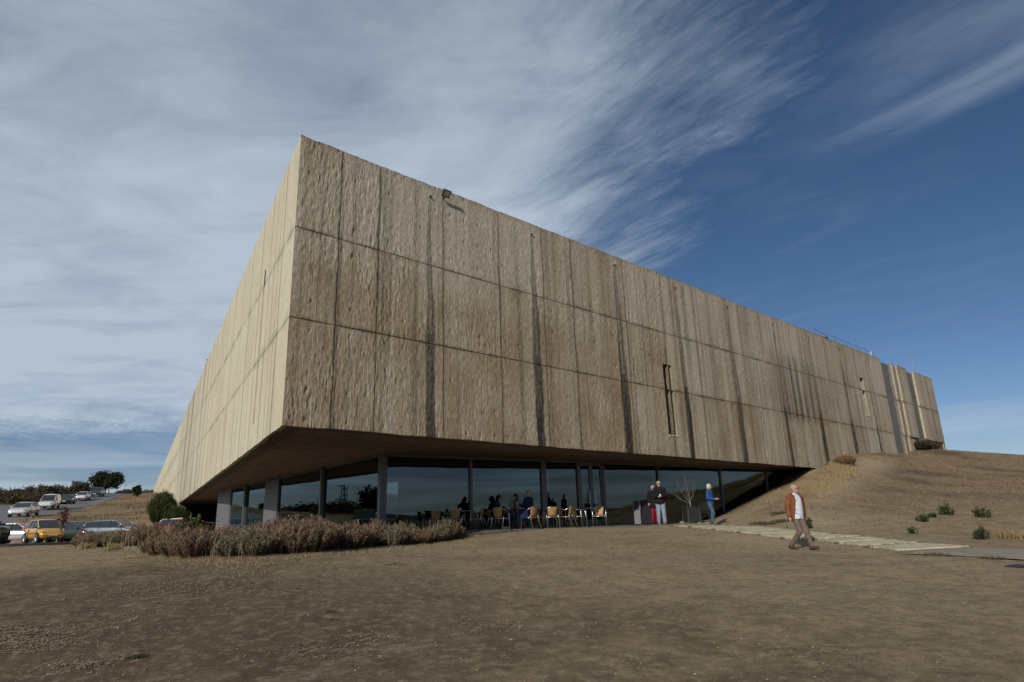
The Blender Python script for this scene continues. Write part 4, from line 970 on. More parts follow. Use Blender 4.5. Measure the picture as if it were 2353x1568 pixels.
# seated figures
sit = dict(hip=(0, -.02, .52), chest=(0, -.03, .86), neck=(0, -.01, 1.11), head=(0, .02, 1.225), kneeR=(.12, .42, .52), ankR=(.13, .36, .10), kneeL=(-.12, .42, .52), ankL=(-.11, .42, .10),
           elbR=(.24, .14, .74), wriR=(.12, .36, .80), hdR=(-.3, .9, 0), elbL=(-.24, .14, .74), wriL=(-.12, .36, .80), hdL=(.3, .9, 0))
def seat(px, D, f): w = dirp(px, 1200); return (w[0]*D, w[1]*D, ZF+.001)
person('person', seat(1138, 26.3, 0), face_to(1, -.05), 'seated woman with long dark hair and dark clothes leaning on the table, seen in profile', dict(sit, chest=(0, .08, .84), neck=(0, .13, 1.08), head=(0, .17, 1.19)),
    dict(trousers=blackc, shoes=whitec, tops=[dict(name='sweater', mat=dteal, g=.02, z0=-.06)], hair=dark_hair, hair_style='long', glasses='dark'), 1.0)
person('person', seat(1186, 27.3, 0), face_to(-.25, -1), 'seated woman with dark hair, sunglasses and cream gilet facing the camera behind the table', dict(sit, yaw=-.5, head=(0, .02, 1.235), chest=(0, -.02, .87)),
    dict(trousers=jeansD, shoes=blackc, tops=[dict(name='blouse', mat=redc, g=.010, z0=-.05), dict(name='gilet', mat=cream, g=.026, z0=-.06, open=(.03, .03))], hair=dark_hair, hair_style='long', glasses='dark', collar=redc), 1.02)
person('person', seat(1217, 25.8, 0), face_to(-.72, .55), 'seated grey-haired man in navy seen from behind, arm on his chair, legs in jeans', dict(sit, yaw=.35, head=(0, .03, 1.25), chest=(0, .02, .88), neck=(0, .03, 1.13), elbL=(-.28, .05, .78), wriL=(-.14, .30, .84)),
    dict(trousers=jeansD, shoes=brownl, tops=[dict(name='sweater', mat=navy, g=.024, z0=-.06)], hair=grey_hair, collar=navy), 1.05)
w = dirp(1205, 1200); bg_ = MB(); torso(bg_, [((0, 0, .36), .15, .04), ((0, 0, .45), .19, .06), ((0, 0, .62), .17, .05), ((0, 0, .72), .12, .03)], 12); bg_.tube([(-.1, 0, .70), (-.04, 0, .80), (.06, 0, .80), (.1, 0, .70)], .008, 6)
bgo = bg_.build('bag', navy, None, True); bgo.location = (w[0]*25.45, w[1]*25.45, ZF); tag(bgo, 'dark navy bag hanging at the arm of the man in navy\'s chair', 'bag')

# bin, planter with the bare tree, black chair
w = gpt(1466, 30.6); o = thing('litter_bin', (w[0], w[1], ZF), face_to(-.2, -1), 'narrow pale litter bin with dark opening left of the couple, in front of the glass', 'bin')
mb = MB(); mb.box((0, 0, .33), (.30, .26, .62)); mb.build('bin_body', MAT['mullion'], o, bevel=.012)
for sg in (-1, 1): MB().box((.14*sg, 0, .83), (.03, .26, .40)).build('hood_side', MAT['mullion'], o)
MB().box((0, 0, 1.045), (.31, .26, .03)).build('hood_top', MAT['mullion'], o); MB().box((0, .02, .83), (.25, .18, .39)).build('liner', MAT['black'], o)
def stand_menu(px, D, rz, lab):
    w = gpt(px, D); o = thing('folding_board', (w[0], w[1], max(w[2], ZF)), rz, lab, 'board')
    for sg in (-1, 1): MB().box((0, .16*sg, .52), (.62, .025, 1.05), 0, Matrix.Rotation(R_(14*sg), 3, 'X')).build('board_panel', MAT['black'], o)
stand_menu(1484, 30.9, .25, 'black folding board standing beside the litter bin')
w = gpt(1590, 30.6); pl = thing('planter', (w[0], w[1], w[2]), .2, 'dark slatted square planter by the glass holding a bare tree', 'planter')
for a in range(4):
    for k in range(5):
        c = Matrix.Rotation(a*math.pi/2, 3, 'Z') @ Vector((-.22+.11*k, .27, 0)); MB().box((c.x, c.y, .36), (.10, .03, .62), a*math.pi/2).build('slat', MAT['trim'], pl)
for sx in (-1, 1):
    for sy in (-1, 1): MB().tube([(.30*sx, .30*sy, 0), (.25*sx, .25*sy, .74)], .02, 6).build('leg', MAT['trim'], pl)
MB().box((0, 0, .62), (.5, .5, .04)).build('soil', MAT['trim'], pl)
bt = thing('bare_tree', (w[0], w[1], w[2]+.64), 0, 'small leafless pale-barked tree growing in the dark planter', 'tree')
MB().tube([(0, 0, 0), (.01, 0, .16), (-.01, 0, .30)], .04, 8, .03).build('trunk', MAT['paletwig'], bt, True)
rr_ = random.Random(3)
for (dx, dy, hh, bend) in ((-1.0, .1, .55, .3), (-.75, -.2, .35, .5), (-.55, .2, .95, .2), (-.15, 0, 1.25, .1), (.12, .1, 1.05, .1), (.35, -.1, 1.0, .2), (.5, .2, .85, .3), (-.3, -.2, .75, .2)):
    P = [(0, 0, .2)]
    for k in range(1, 8): t = k/7; P.append((dx*.85*t+rr_.uniform(-.02, .02), dy*t+rr_.uniform(-.02, .02), .2+hh*(t**(1+bend))+rr_.uniform(-.02, .02)))
    mb = MB().tube(P, .014, 6, .004)
    for j in (3, 4, 5): q = P[j]; mb.tube([q, (q[0]+rr_.uniform(-.08, .10), q[1]+rr_.uniform(-.1, .1), q[2]+.16), (q[0]+rr_.uniform(-.12, .14), q[1], q[2]+.34)], .006, 5, .002)
    mb.build('branch', MAT['paletwig'], bt, True)
w = gpt(1614, 30.8); o = thing('black_chair', (w[0], w[1], w[2]), .4, 'low black garden chair half in shade right of the planter', 'chair')
for sx in (-1, 1):
    MB().tube([(.22*sx, .22, 0), (.22*sx, .20, .62)], .015, 6).build('leg', MAT['trim'], o); MB().tube([(.22*sx, -.24, 0), (.22*sx, -.20, .44), (.22*sx, -.28, .88)], .015, 6).build('leg', MAT['trim'], o)
    MB().tube([(.22*sx, .20, .62), (.22*sx, -.22, .62)], .014, 6).build('armrest', MAT['trim'], o)
MB().box((0, 0, .43), (.42, .42, .03)).build('seat', MAT['trim'], o); MB().box((0, -.245, .68), (.40, .02, .38), 0, Matrix.Rotation(R_(10), 3, 'X')).build('backrest', MAT['trim'], o)
for px, D, sz in ((1567, 29.9, .17), (1607, 30.0, .12), (1625, 29.9, .14)):
    w = gpt(px, D); mb = MB(); mb.ell((0, 0, 0), (sz*.6, sz*.45, sz*.4), 9, 6); me = mb.me('rock')
    for v in me.vertices: v.co *= 1+random.uniform(-.13, .13)
    o = link('rock', me, MAT.setdefault('rock', simple('rock', (.22, .19, .13), .9, 0, .3, 8)), None); o.location = (w[0], w[1], w[2]+sz*.2)
    tag(o, {1567: 'yellowish rock left of the planter foot', 1607: 'small pale rock under the planter, right side', 1625: 'pale rock beside the black garden chair'}[px], 'rock')

# floodlight, railing, antennas
pf = fac('R', 5.25, 12.92, 0.0); fl = thing('floodlight', tuple(pf), math.atan2(dR[1], dR[0]), 'black square floodlight on an arm near the top edge of the right facade', 'floodlight')
MB().tube([(0, .0, -.12), (0, -.14, -.14), (0, -.20, -.06)], .02, 8).build('arm', MAT['black'], fl, True)
tl = Matrix.Rotation(R_(40), 3, 'X')
def tb(c, s_): q = tl @ Vector(c); return ((q.x, q.y-.22, q.z-.02), s_)
for c, s_ in (((0, 0, .12), (.30, .08, .03)), ((0, 0, -.12), (.30, .08, .03)), ((.135, 0, 0), (.03, .08, .24)), ((-.135, 0, 0), (.03, .08, .24))):
    q, s2 = tb(c, s_); MB().box(q, s2, 0, tl).build('housing_side', MAT['black'], fl)
q, s2 = tb((0, -.015, 0), (.24, .03, .21)); MB().box(q, s2, 0, tl).build('lamp_face', MAT['lampglass'], fl)
q, s2 = tb((0, .03, 0), (.25, .05, .22)); MB().box(q, s2, 0, tl).build('housing_back', MAT['black'], fl)
b0 = fac('R', 36.2, ZT, -0.35); rl_ = thing('roof_railing', tuple(b0), math.atan2(dR[1], dR[0]), 'thin wire railing with sagging wires along the roof edge at the far right', 'railing')
xs = [0, 3.2, 5.2, 7.0, 8.7, 10.4]
for x in xs: MB().tube([(x, 0, -.3), (x, 0, .62)], .016, 6).build('post', MAT['mullion'], rl_)
for i in range(len(xs)-1):
    a, b = xs[i], xs[i+1]; P = [(a+(b-a)*t, 0, .60-.9*t*(1-t)*.55) for t in np.linspace(0, 1, 9)]; MB().tube(P, .011, 5).build('wire', MAT['trim'], rl_)
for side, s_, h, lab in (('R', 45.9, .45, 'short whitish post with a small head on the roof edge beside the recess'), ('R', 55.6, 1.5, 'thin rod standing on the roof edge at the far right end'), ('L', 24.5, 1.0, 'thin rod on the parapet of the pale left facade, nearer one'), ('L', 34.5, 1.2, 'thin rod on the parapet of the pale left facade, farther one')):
    p = fac(side, s_, ZT, -0.3); o = MB().tube([(0, 0, -.4), (0, 0, h)], .022, 6).ell((0, 0, h), (.05, .05, .05), 8, 6).build('roof_rod', MAT['white'] if s_ == 45.9 else MAT['mullion'], None); o.location = tuple(p); tag(o, lab, 'rod')
for i, s_ in enumerate(DRAIN[:8]):
    p = fac('R', s_, 12.68, -.05)-MB0; MB().tube([p, p+nR*.12], .035, 8).build('drain_spout', MAT['black'], museum)
print('people and furniture done')

# ================================================================== paving
def hit(px, py, d0=12, d1=120):
    w = dirp(px, py); D = np.linspace(d0, d1, 1600); z = EYE[2]+w[2]*D; h = height(w[0]*D, w[1]*D); k = np.argmax(z < h+.03)
    return np.array([w[0]*D[k], w[1]*D[k]])
SL = [((1545, 1207.5), (1640, 1206.5)), ((1585, 1211), (1690, 1208.5)), ((1640, 1216.5), (1763, 1211.5)), ((1700, 1223), (1800, 1216.5)), ((1745, 1228), (1870, 1221.5)), ((1798, 1236), (1918, 1227.5)),
      ((1870, 1241), (1985, 1233.5)), ((1923, 1247.5), (2045, 1240)), ((1995, 1256), (2118, 1248)), ((2069, 1265.5), (2236, 1257))]
path = thing('paving_path', (*hit(1850, 1228), 0), 0, kind='structure'); pb_ = np.array([path.location.x, path.location.y])
for i in range(len(SL)-1):
    a, b = SL[i]; c, d = SL[i+1]; g = 2.2 if i > 4 else (1.3 if i > 1 else .7)
    q = [hit(*a), hit(*b), hit(d[0]-(8 if i > 3 else 0), d[1]-g), hit(c[0]-(8 if i > 3 else 0), c[1]-g)]
    zz = [float(height(p[0], p[1]))+.035 for p in q]; P = [(p[0]-pb_[0], p[1]-pb_[1], z) for p, z in zip(q, zz)]
    MB().add([(x, y, z-.16) for x, y, z in P]+P, [(3, 2, 1, 0), (4, 5, 6, 7)]+[(k, (k+1) % 4, 4+(k+1) % 4, 4+k) for k in range(4)]).build('paving_slab', MAT['slab'], path, bevel=.012)
def draped(name, poly, m, dz=.045, n=14):
    A_, B_, C_, D_ = [np.array(p) for p in poly]; V = []; Fq = []
    for i in range(n+1):
        for j in range(n+1):
            u_, v_ = i/n, j/n; p = (A_*(1-u_)+B_*u_)*(1-v_)+(D_*(1-u_)+C_*u_)*v_; V.append((p[0], p[1], float(height(p[0], p[1]))+dz))
    for i in range(n):
        for j in range(n): a = i*(n+1)+j; Fq.append((a, a+n+1, a+n+2, a+1))
    return link(name, npmesh(name, V, np.array(Fq)), m, smooth=True)
e1, e2 = hit(2060, 1272), hit(2236, 1259); gx = hit(2353, 1286); gy = hit(2353, 1259.5)
tag(draped('pavement', [e1, gx+(gx-e1)*2.2, gy+(gx-e1)*2.2+(gy-gx)*.3, e2], MAT['pathgrey'], .025), kind='structure')
mh = hit(2338, 1302); o = thing('drain_cover', (mh[0], mh[1], float(height(*mh))+.03), .3, 'dark bluish metal drain cover in the dirt at the right edge', 'drain cover')
MAT['darkmetal'] = simple('dark_blue_metal', (.07, .08, .10), .5, .6)
MB().box((0, 0, 0), (.34, .28, .03)).build('lid', MAT['darkmetal'], o, bevel=.01)
for k in range(4): MB().box((-.12+.08*k, 0, .018), (.03, .22, .01)).build('rib', MAT['darkmetal'], o)

# ================================================================== ground litter
def scatter_mesh(name, P, S, base_v, base_f, tint, rot=None, mat=None, kind='stuff'):
    n = len(P); k = len(base_v); bv = np.asarray(base_v, float)
    a = rng.uniform(0, 2*np.pi, n) if rot is None else rot; ca, sa = np.cos(a), np.sin(a)
    jit = 1+rng.uniform(-.25, .25, (n, k, 3))
    V = bv[None]*S[:, None, :]*jit; X = V[..., 0]*ca[:, None]-V[..., 1]*sa[:, None]; Y = V[..., 0]*sa[:, None]+V[..., 1]*ca[:, None]
    V = np.stack([X+P[:, None, 0], Y+P[:, None, 1], V[..., 2]+P[:, None, 2]], -1).reshape(-1, 3)
    Fq = (np.asarray(base_f)[None]+(np.arange(n)*k)[:, None, None]).reshape(-1, len(base_f[0]))
    col = np.repeat(tint, k, 0); o = link(name, npmesh(name, V, Fq, {'tint': col}), mat or MAT['stone'])
    return tag(o, kind=kind)
octv = [(1,0,0),(0,1,0),(-1,0,0),(0,-1,0),(0,0,.7),(0,0,-.5)]; octf = [(0,1,4),(1,2,4),(2,3,4),(3,0,4),(1,0,5),(2,1,5),(3,2,5),(0,3,5)]
def pts_in(n, x0, x1, y0, y1, dens=None):
    x = rng.uniform(x0, x1, n); y = rng.uniform(y0, y1, n)
    if dens is not None: k = rng.uniform(0, 1, n) < dens(x, y); x, y = x[k], y[k]
    return x, y
infr = lambda x, y: (np.abs(np.arctan2(x, y)) < .80)
def avoid(x, y):
    sx = (x-GC[0])*gR[0]+(y-GC[1])*gR[1]; sy = (x-GC[0])*gN[0]+(y-GC[1])*gN[1]
    return ~((sx > -2) & (sx < 13.5) & (sy < 3.7) & (sy > -12))
def small_relief(x, y): 
    r = np.hypot(x, y); return ((fbm(x*1.3, y*1.3, 3, 4)-0.5)*0.05+(fbm(x*9, y*9, 9, 3)-0.5)*0.024)*np.clip(1.5-r/90, 0, 1)
def gz(x, y): return height(x, y)+small_relief(x, y)
x, y = pts_in(110000, -26, 22, 4.0, 29, lambda x, y: infr(x, y)*avoid(x, y)*np.clip(.30+1.2*(fbm(x*.6, y*.6, 501, 3)-.4)+.35*sst((y-16)/6), 0.04, 1))
n = len(x); sz = .005+.013*rng.random(n)**3+.015*(rng.random(n) > .994); tone = np.where(rng.random(n) > .6, rng.uniform(.2, .48, n), rng.uniform(.04, .16, n))
scatter_mesh('pebbles', np.stack([x, y, gz(x, y)], 1), np.stack([sz, sz*.8, sz*.6], 1), octv, octf, np.stack([tone, tone*.92, tone*.78], 1))
# straw and dry stalks lying on the earth
x, y = pts_in(42000, -26, 22, 4.5, 27, lambda x, y: infr(x, y)*avoid(x, y)*np.clip(.06+2.2*(fbm(x*.5+3, y*.8, 511, 4)-.48)*sst((8-x)/14), 0.02, 1))
n = len(x); L_ = rng.uniform(.02, .09, n); tone = rng.uniform(.24, .5, n)
scatter_mesh('straw', np.stack([x, y, gz(x, y)+.006], 1), np.stack([L_, rng.uniform(.003, .006, n), np.full(n, .008)], 1), [(-1, -1, 0), (1, -1, .6), (1, 1, .6), (-1, 1, 0)], [(0, 1, 2, 3)], np.stack([tone, tone*.83, tone*.58], 1), mat=MAT['twig'])
x, y = pts_in(90000, -26, 12, 4.5, 26, lambda x, y: infr(x, y)*avoid(x, y)*np.clip((fbm(x*.45+7, y*.9, 517, 4)-.50)*7, 0, 1)*np.clip((9-x)/16, .12, 1)); n = len(x)
SHORT = (x, y)
sx_, sy_ = [], []
for (px, py, r, m_) in ((10, 1465, .9, 2600), (60, 1480, .6, 900), (420, 1352, 1.1, 2400), (500, 1345, .8, 1400), (660, 1362, .7, 300), (300, 1420, .8, 300), (850, 1480, .7, 250), (1150, 1440, .6, 200), (180, 1530, .5, 250), (700, 1500, .5, 200), (980, 1340, .6, 200), (1850, 1500, .6, 160)):
    w = dirp(px, py); D = [D_ for D_ in np.linspace(4, 40, 600) if EYE[2]+w[2]*D_ < float(height(w[0]*D_, w[1]*D_))][0]; sx_.append(w[0]*D+rng.normal(0, r*.6, m_)); sy_.append(w[1]*D+rng.normal(0, r*.4, m_))
x, y = np.concatenate(sx_), np.concatenate(sy_); n = len(x); L_ = rng.uniform(.012, .05, n); tone = rng.uniform(.22, .48, n)
scatter_mesh('straw_patches', np.stack([x, y, gz(x, y)+.008], 1), np.stack([L_, rng.uniform(.003, .007, n), np.full(n, .012)], 1), [(-1, -1, 0), (1, -1, .6), (1, 1, .6), (-1, 1, 0)], [(0, 1, 2, 3)], np.stack([tone, tone*.80, tone*.56], 1), mat=MAT['twig'])
x, y = pts_in(2600, -24, 20, 4.5, 27, lambda x, y: infr(x, y)*avoid(x, y)); n = len(x); sz = .014+.022*rng.random(n)**3; tone = rng.uniform(.05, .30, n)
scatter_mesh('earth_clods', np.stack([x, y, gz(x, y)], 1), np.stack([sz, sz*.8, sz*.6], 1), octv, octf, np.stack([tone, tone*.84, tone*.64], 1))
# matted straw fringe along the hedge
HF = [(150, 40), (186, 34), (293, 25.5), (380, 20.5), (445, 18.6), (530, 17.8), (618, 17.8), (720, 18.4), (801, 19.6), (900, 20.8), (1000, 22.2), (1064, 23.6)]
HB = [(150, 44), (186, 43), (293, 36), (445, 27.5), (618, 25.5), (801, 25.0), (1000, 24.6), (1064, 24.5)]
hf = lambda p: np.interp(p, [q[0] for q in HF], [q[1] for q in HF]); hb = lambda p: np.interp(p, [q[0] for q in HB], [q[1] for q in HB])
def pol(px, D):
    w = np.array([dirp(p, 1230)[:2] for p in np.atleast_1d(px)]); return w[:, 0]*D, w[:, 1]*D
def blades(name, x, y, h, wd, tint, lean=.35, mat='twig', seg=2, kind='stuff', z=None):
    n = len(x); z = gz(x, y) if z is None else z; a = rng.uniform(0, 2*np.pi, n); ln = rng.uniform(.1, 1, n)*lean*h; b = rng.uniform(0, 2*np.pi, n)
    V = []
    for t, ww in ((0, 1), (.55, .8), (1, .15)):
        cx = x+np.cos(a)*ln*t*t; cy = y+np.sin(a)*ln*t*t; cz = z-.01+h*t*(1-.12*t)
        for sg in (-1, 1): V.append(np.stack([cx+np.cos(b)*wd*ww*sg, cy+np.sin(b)*wd*ww*sg, cz], -1))
    V = np.stack(V, 1).reshape(-1, 3); f = np.array([(0, 1, 3, 2), (2, 3, 5, 4)]); Fq = (f[None]+(np.arange(n)*6)[:, None, None]).reshape(-1, 4)
    tt = np.repeat(tint, 6, 0)
    return tag(link(name, npmesh(name, V, Fq, {'tint': tt}), MAT[mat]), kind=kind)
def strawcol(n, lo=.20, hi=.46, r=(1, .80, .50)): t = rng.uniform(lo, hi, n); return np.stack([t*r[0], t*r[1], t*r[2]], 1)
x, y = SHORT; n = len(x); blades('short_dry_grass', x, y, rng.uniform(.012, .035, n), rng.uniform(.003, .006, n), strawcol(n, .16, .36, (1, .84, .58)), 2.0)
px = rng.uniform(140, 1085, 26000); D = hf(px)-rng.exponential(.55, len(px))*1.2+.5; x, y = pol(px, D); n = len(x)
blades('dry_grass', x, y, rng.uniform(.02, .09, n), rng.uniform(.003, .006, n), strawcol(n, .20, .42), 2.2)
x, y = pts_in(200000, 6, 42, 26, 62, lambda x, y: avoid(x, y)*np.clip((fbm((x*.6+y*.8)*.55, (x*.8-y*.6)*.13, 53, 4)-.47)*8, 0, 1)*(height(x, y) > 1.9)*(((x-C0[0])*nR[0]+(y-C0[1])*nR[1]) > .2)); n = len(x)
blades('mound_grass', x, y, rng.uniform(.04, .15, n), rng.uniform(.005, .011, n), strawcol(n, .15, .34, (1, .76, .54)), 1.2)
x, y = pts_in(26000, 6, 45, 22, 62, lambda x, y: avoid(x, y)*(height(x, y) > 1.2)*(((x-C0[0])*nR[0]+(y-C0[1])*nR[1]) > .2)*np.clip(.25+2*(fbm(x*.7, y*.7, 523, 3)-.45), .05, 1)); n = len(x); sz = .012+.04*rng.random(n)**3; tone = rng.uniform(.06, .34, n)
scatter_mesh('mound_stones', np.stack([x, y, height(x, y)+.02], 1), np.stack([sz, sz*.8, sz*.6], 1), octv, octf, np.stack([tone, tone*.86, tone*.66], 1))
# golden tall grass along the upper left edge of the mound
P0 = at(1885, 1066, 44)[:2]; P1 = at(1790, 1150, 33.5)[:2]; t = rng.random(26000); ofs = rng.normal(0, .7, len(t)); dd = (P1-P0)/np.linalg.norm(P1-P0)
x = P0[0]+(P1[0]-P0[0])*t+dd[1]*-ofs+.5; y = P0[1]+(P1[1]-P0[1])*t+dd[0]*ofs-.3; k = (fbm(x*1.2, y*1.2, 531, 3) > .42) & (((x-C0[0])*nR[0]+(y-C0[1])*nR[1]) > .3); x, y = x[k], y[k]; n = len(x)
blades('golden_grass', x, y, rng.uniform(.08, .30, n), rng.uniform(.004, .008, n), strawcol(n, .24, .46, (1, .76, .42)), .6)
x, y = pts_in(150000, -75, -22, 52, 150, lambda x, y: (height(x, y) > 1.9)*np.clip((fbm(x*.15, y*.15, 541, 4)-.40)*4, 0, 1)*(((x-C0[0])*nL[0]+(y-C0[1])*nL[1]) > .2))
dm = np.full(len(x), 1e9)
for p in (RNs+rl*ROADW*.5)[::3]: dm = np.minimum(dm, np.hypot(x-p[0], y-p[1]))
k = dm > ROADW*.5+.3; x, y = x[k], y[k]; n = len(x)
blades('bank_grass', x, y, rng.uniform(.05, .22, n), rng.uniform(.010, .022, n), strawcol(n, .22, .44, (1, .74, .42)), .9, z=height(x, y)+.05)
x, y = pts_in(60000, -75, -20, 50, 130, lambda x, y: (height(x, y) > 1.75)*np.clip((fbm(x*.22+4, y*.22, 547, 4)-.52)*9, 0, 1)*(((x-C0[0])*nL[0]+(y-C0[1])*nL[1]) > .2))
dm = np.full(len(x), 1e9)
for p in (RNs+rl*ROADW*.5)[::3]: dm = np.minimum(dm, np.hypot(x-p[0], y-p[1]))
k = dm > ROADW*.5+.3; x, y = x[k], y[k]; n = len(x); t = rng.uniform(.06, .16, n)
blades('bank_scrub', x, y, rng.uniform(.12, .42, n), rng.uniform(.010, .025, n), np.stack([t, t*.72, t*.5], 1), .6, z=height(x, y)+.03)
# green weeds by the terrace edge
ex, ey = [], []
for i_ in range(len(SL)-1):
    (a0, b0_), (a1, b1_) = SL[i_], SL[i_+1]
    for (u0, u1, m_) in ((a0, b0_, 260), (a0, a1, 120), (b0_, b1_, 120)):
        p_, q_2 = hit(*u0), hit(*u1); t = rng.random(m_)*(rng.random(m_) > .3); ex.append(p_[0]+(q_2[0]-p_[0])*t+rng.normal(0, .05, m_)); ey.append(p_[1]+(q_2[1]-p_[1])*t+rng.normal(0, .05, m_))
ex, ey = np.concatenate(ex), np.concatenate(ey); n = len(ex); gc_ = np.where(rng.random(n)[:, None] > .55, np.array([[.075, .08, .03]]), np.array([[.2, .15, .08]]))
blades('path_weeds', ex, ey, rng.uniform(.03, .09, n), rng.uniform(.004, .008, n), gc_*rng.uniform(.7, 1.3, (n, 1)), 1.0)
GT = []
def tuft(px, py, D, r, h, n, cols, lab, nm='grass_tuft', cat='grass tuft', grp=None):
    w = dirp(px, py); cx, cy = (w[0]*D, w[1]*D) if D else hit(px, py); a = rng.uniform(0, 2*np.pi, n); q = r*rng.random(n)**.8*1.25; x = np.cos(a)*q; y = np.sin(a)*q
    c = np.array(cols)[rng.integers(0, len(cols), n)]*rng.uniform(.7, 1.3, (n, 1)); z0 = hz_(cx, cy)+float(small_relief(cx, cy))
    o = blades(nm, x, y, rng.uniform(.4, 1, n)*h, rng.uniform(.004, .009, n)*(1+h), c, .8, 'leaf', kind=None, z=np.zeros(n)); o.location = (cx, cy, z0); tag(o, lab, cat, grp, 'stuff' if nm == 'grass_tuft' else None); return o
gcol = [(.055, .075, .02), (.07, .085, .03), (.10, .10, .045)]
tuft(320, 1474, 9.6, .11, .03, 200, [(.035, .05, .015), (.05, .06, .02)], 'small flat green grass patch in the foreground dirt, lower left')
tuft(1105, 1222, 24.2, .75, .07, 700, gcol, 'green grass fringe at the terrace edge under the first chairs'); tuft(1170, 1219, 24.2, .4, .06, 300, gcol, 'green grass patch at the terrace edge below the occupied table')
tuft(1484, 1208, 28.0, .35, .06, 260, gcol, 'green grass patch on the path edge just left of the couple')
tuft(2090, 1269, None, .22, .06, 110, gcol, 'green weeds between last pale slab and grey pavement'); tuft(2150, 1274, None, .22, .10, 130, [(.05, .06, .02), (.09, .08, .04)], 'weedy tuft on the near edge of the grey pavement')
tuft(2270, 1281, None, .25, .10, 110, [(.06, .06, .03), (.12, .09, .05)], 'dry weedy tuft at the pavement edge, farthest right')
MAT['bushleaf'] = MAT['leaf']
# twigs and darker bits lying about
def twig(px, py, D, L, lab, rz=0.0):
    w = dirp(px, py); p = hit(px, py, 5, 60); o = thing('dry_twig', (p[0], p[1], float(gz(np.array([p[0]]), np.array([p[1]]))[0])+.01), rz, lab, 'twig')
    for k in range(3): 
        a = random.uniform(-.5, .5); MB().tube([(-L/2+.1*k, .03*k, .0), (0, a*.06, .025), (L/2-.12*k, a*.3, .015+.02*k)], .009, 5, .004).build('stick', MAT['bark'], o)
twig(912, 1297, 16, .55, 'dark dry twig on the dirt in front of the hedge, right of its middle'); twig(310, 1283, 20, .7, 'long dark stick at the foot of the hedge on the left', .2)
twig(765, 1423, 10, .25, 'small dead twig in the middle of the foreground dirt'); twig(760, 1404, 10, .2, 'tiny forked twig lying left of the foreground centre', .7)

# ================================================================== shrubs
def shrub_mesh(name, seed, h=.8, r=.55, stems=150, cols=((.23, .15, .10), (.185, .13, .08), (.27, .19, .125), (.13, .088, .062)), leaf=(.020, .045), per=16, up=.6, tipc=(.30, .23, .16), wf=.30, base=.35):
    g = np.random.default_rng(seed); V = []; Fq = []; T_ = []
    cols = np.array(cols)
    for i in range(stems):
        a = g.uniform(0, 2*np.pi); q = math.sqrt(g.random()); ex, ey = np.cos(a)*q*r, np.sin(a)*q*r; hh = h*(1-.42*q*q)*g.uniform(.72, 1.12); c = cols[g.integers(len(cols))]*g.uniform(.65, 1.3)
        b0 = np.array([ex*base, ey*base, 0]); b1 = np.array([ex*.8, ey*.8, hh*.55]); b2 = np.array([ex*1.02+g.normal(0, .03), ey*1.02+g.normal(0, .03), hh])
        w = .006; n = len(V); d_ = np.array([-math.sin(a), math.cos(a), 0])*w
        V += [b0-d_, b0+d_, b1+d_*.8, b1-d_*.8, b2+d_*.3, b2-d_*.3]; Fq += [(n, n+1, n+2, n+3), (n+3, n+2, n+4, n+5)]; T_ += [c*.7]*6
        for k in range(per):
            t = up*g.random()+(1-up); p = (1-t)**2*b0+2*t*(1-t)*b1+t*t*b2+g.normal(0, .018, 3)
            u_ = g.normal(0, 1, 3); u_[2] = abs(u_[2])+.8; u_ /= np.linalg.norm(u_); s_ = np.cross(u_, g.normal(0, 1, 3)); s_ /= np.linalg.norm(s_)+1e-6
            L = g.uniform(*leaf); wv = L*wf; n = len(V); V += [p-s_*wv, p+s_*wv, p+u_*L+s_*wv*.6, p+u_*L-s_*wv*.6]; Fq += [(n, n+1, n+2, n+3)]
            cc = c*(1-.4*(1-t))+(np.array(tipc)-c)*max(0, t-.8)*2.2*g.random(); T_ += [cc]*4
    return npmesh(name, V, np.array(Fq), {'tint': np.array(T_)})
hm = [shrub_mesh('heather_shrub', 100+i, .72+.06*(i % 3), .50+.05*(i % 2), 240, per=18, wf=.15, leaf=(.03, .075)) for i in range(5)]
hm += [shrub_mesh('heather_shrub', 120+i, .70, .5, 220, wf=.15, leaf=(.03, .08), cols=((.15, .14, .085), (.19, .165, .10), (.16, .12, .085)), per=20, tipc=(.32, .28, .18)) for i in range(3)]
cnt = 0; placed = []; tries = 0
while cnt < 200 and tries < 14000:
    tries += 1
    px = random.uniform(188, 1050); f_, b_ = hf(px), hb(px); D = f_+.35+(b_-f_-.5)*random.random()**1.3; w = dirp(px, 1230); x, y = w[0]*D, w[1]*D
    sxx = (x-GC[0])*gR[0]+(y-GC[1])*gR[1]; syy = (x-GC[0])*gN[0]+(y-GC[1])*gN[1]
    if syy < (k1+.25 if sxx > -2.2 else 1.2) and syy > -8: continue
    if px < 330 and D > 36: continue
    if vnoise(np.array([x*.7]), np.array([y*.7]), 77)[0] < .20: continue
    if any((x-a)**2+(y-b)**2 < .44**2 for a, b in placed): continue
    placed.append((x, y)); cnt += 1
    o = link('heather_shrub', hm[random.randrange(8)], None, None)
    if not o.data.materials: o.data.materials.append(MAT['twig'])
    s_ = random.uniform(.68, 1.12)*(.88 if px < 300 else 1.0); o.location = (x, y, hz_(x, y)-.04); o.scale = (s_*random.uniform(.9, 1.15), s_, s_*random.uniform(.85, 1.1)); o.rotation_euler = (0, 0, random.uniform(0, 6.28))
    tag(o, 'dry purplish brown heather-like shrub in the hedge before the museum', 'shrub', 'dry brown shrubs of the hedge before the museum')
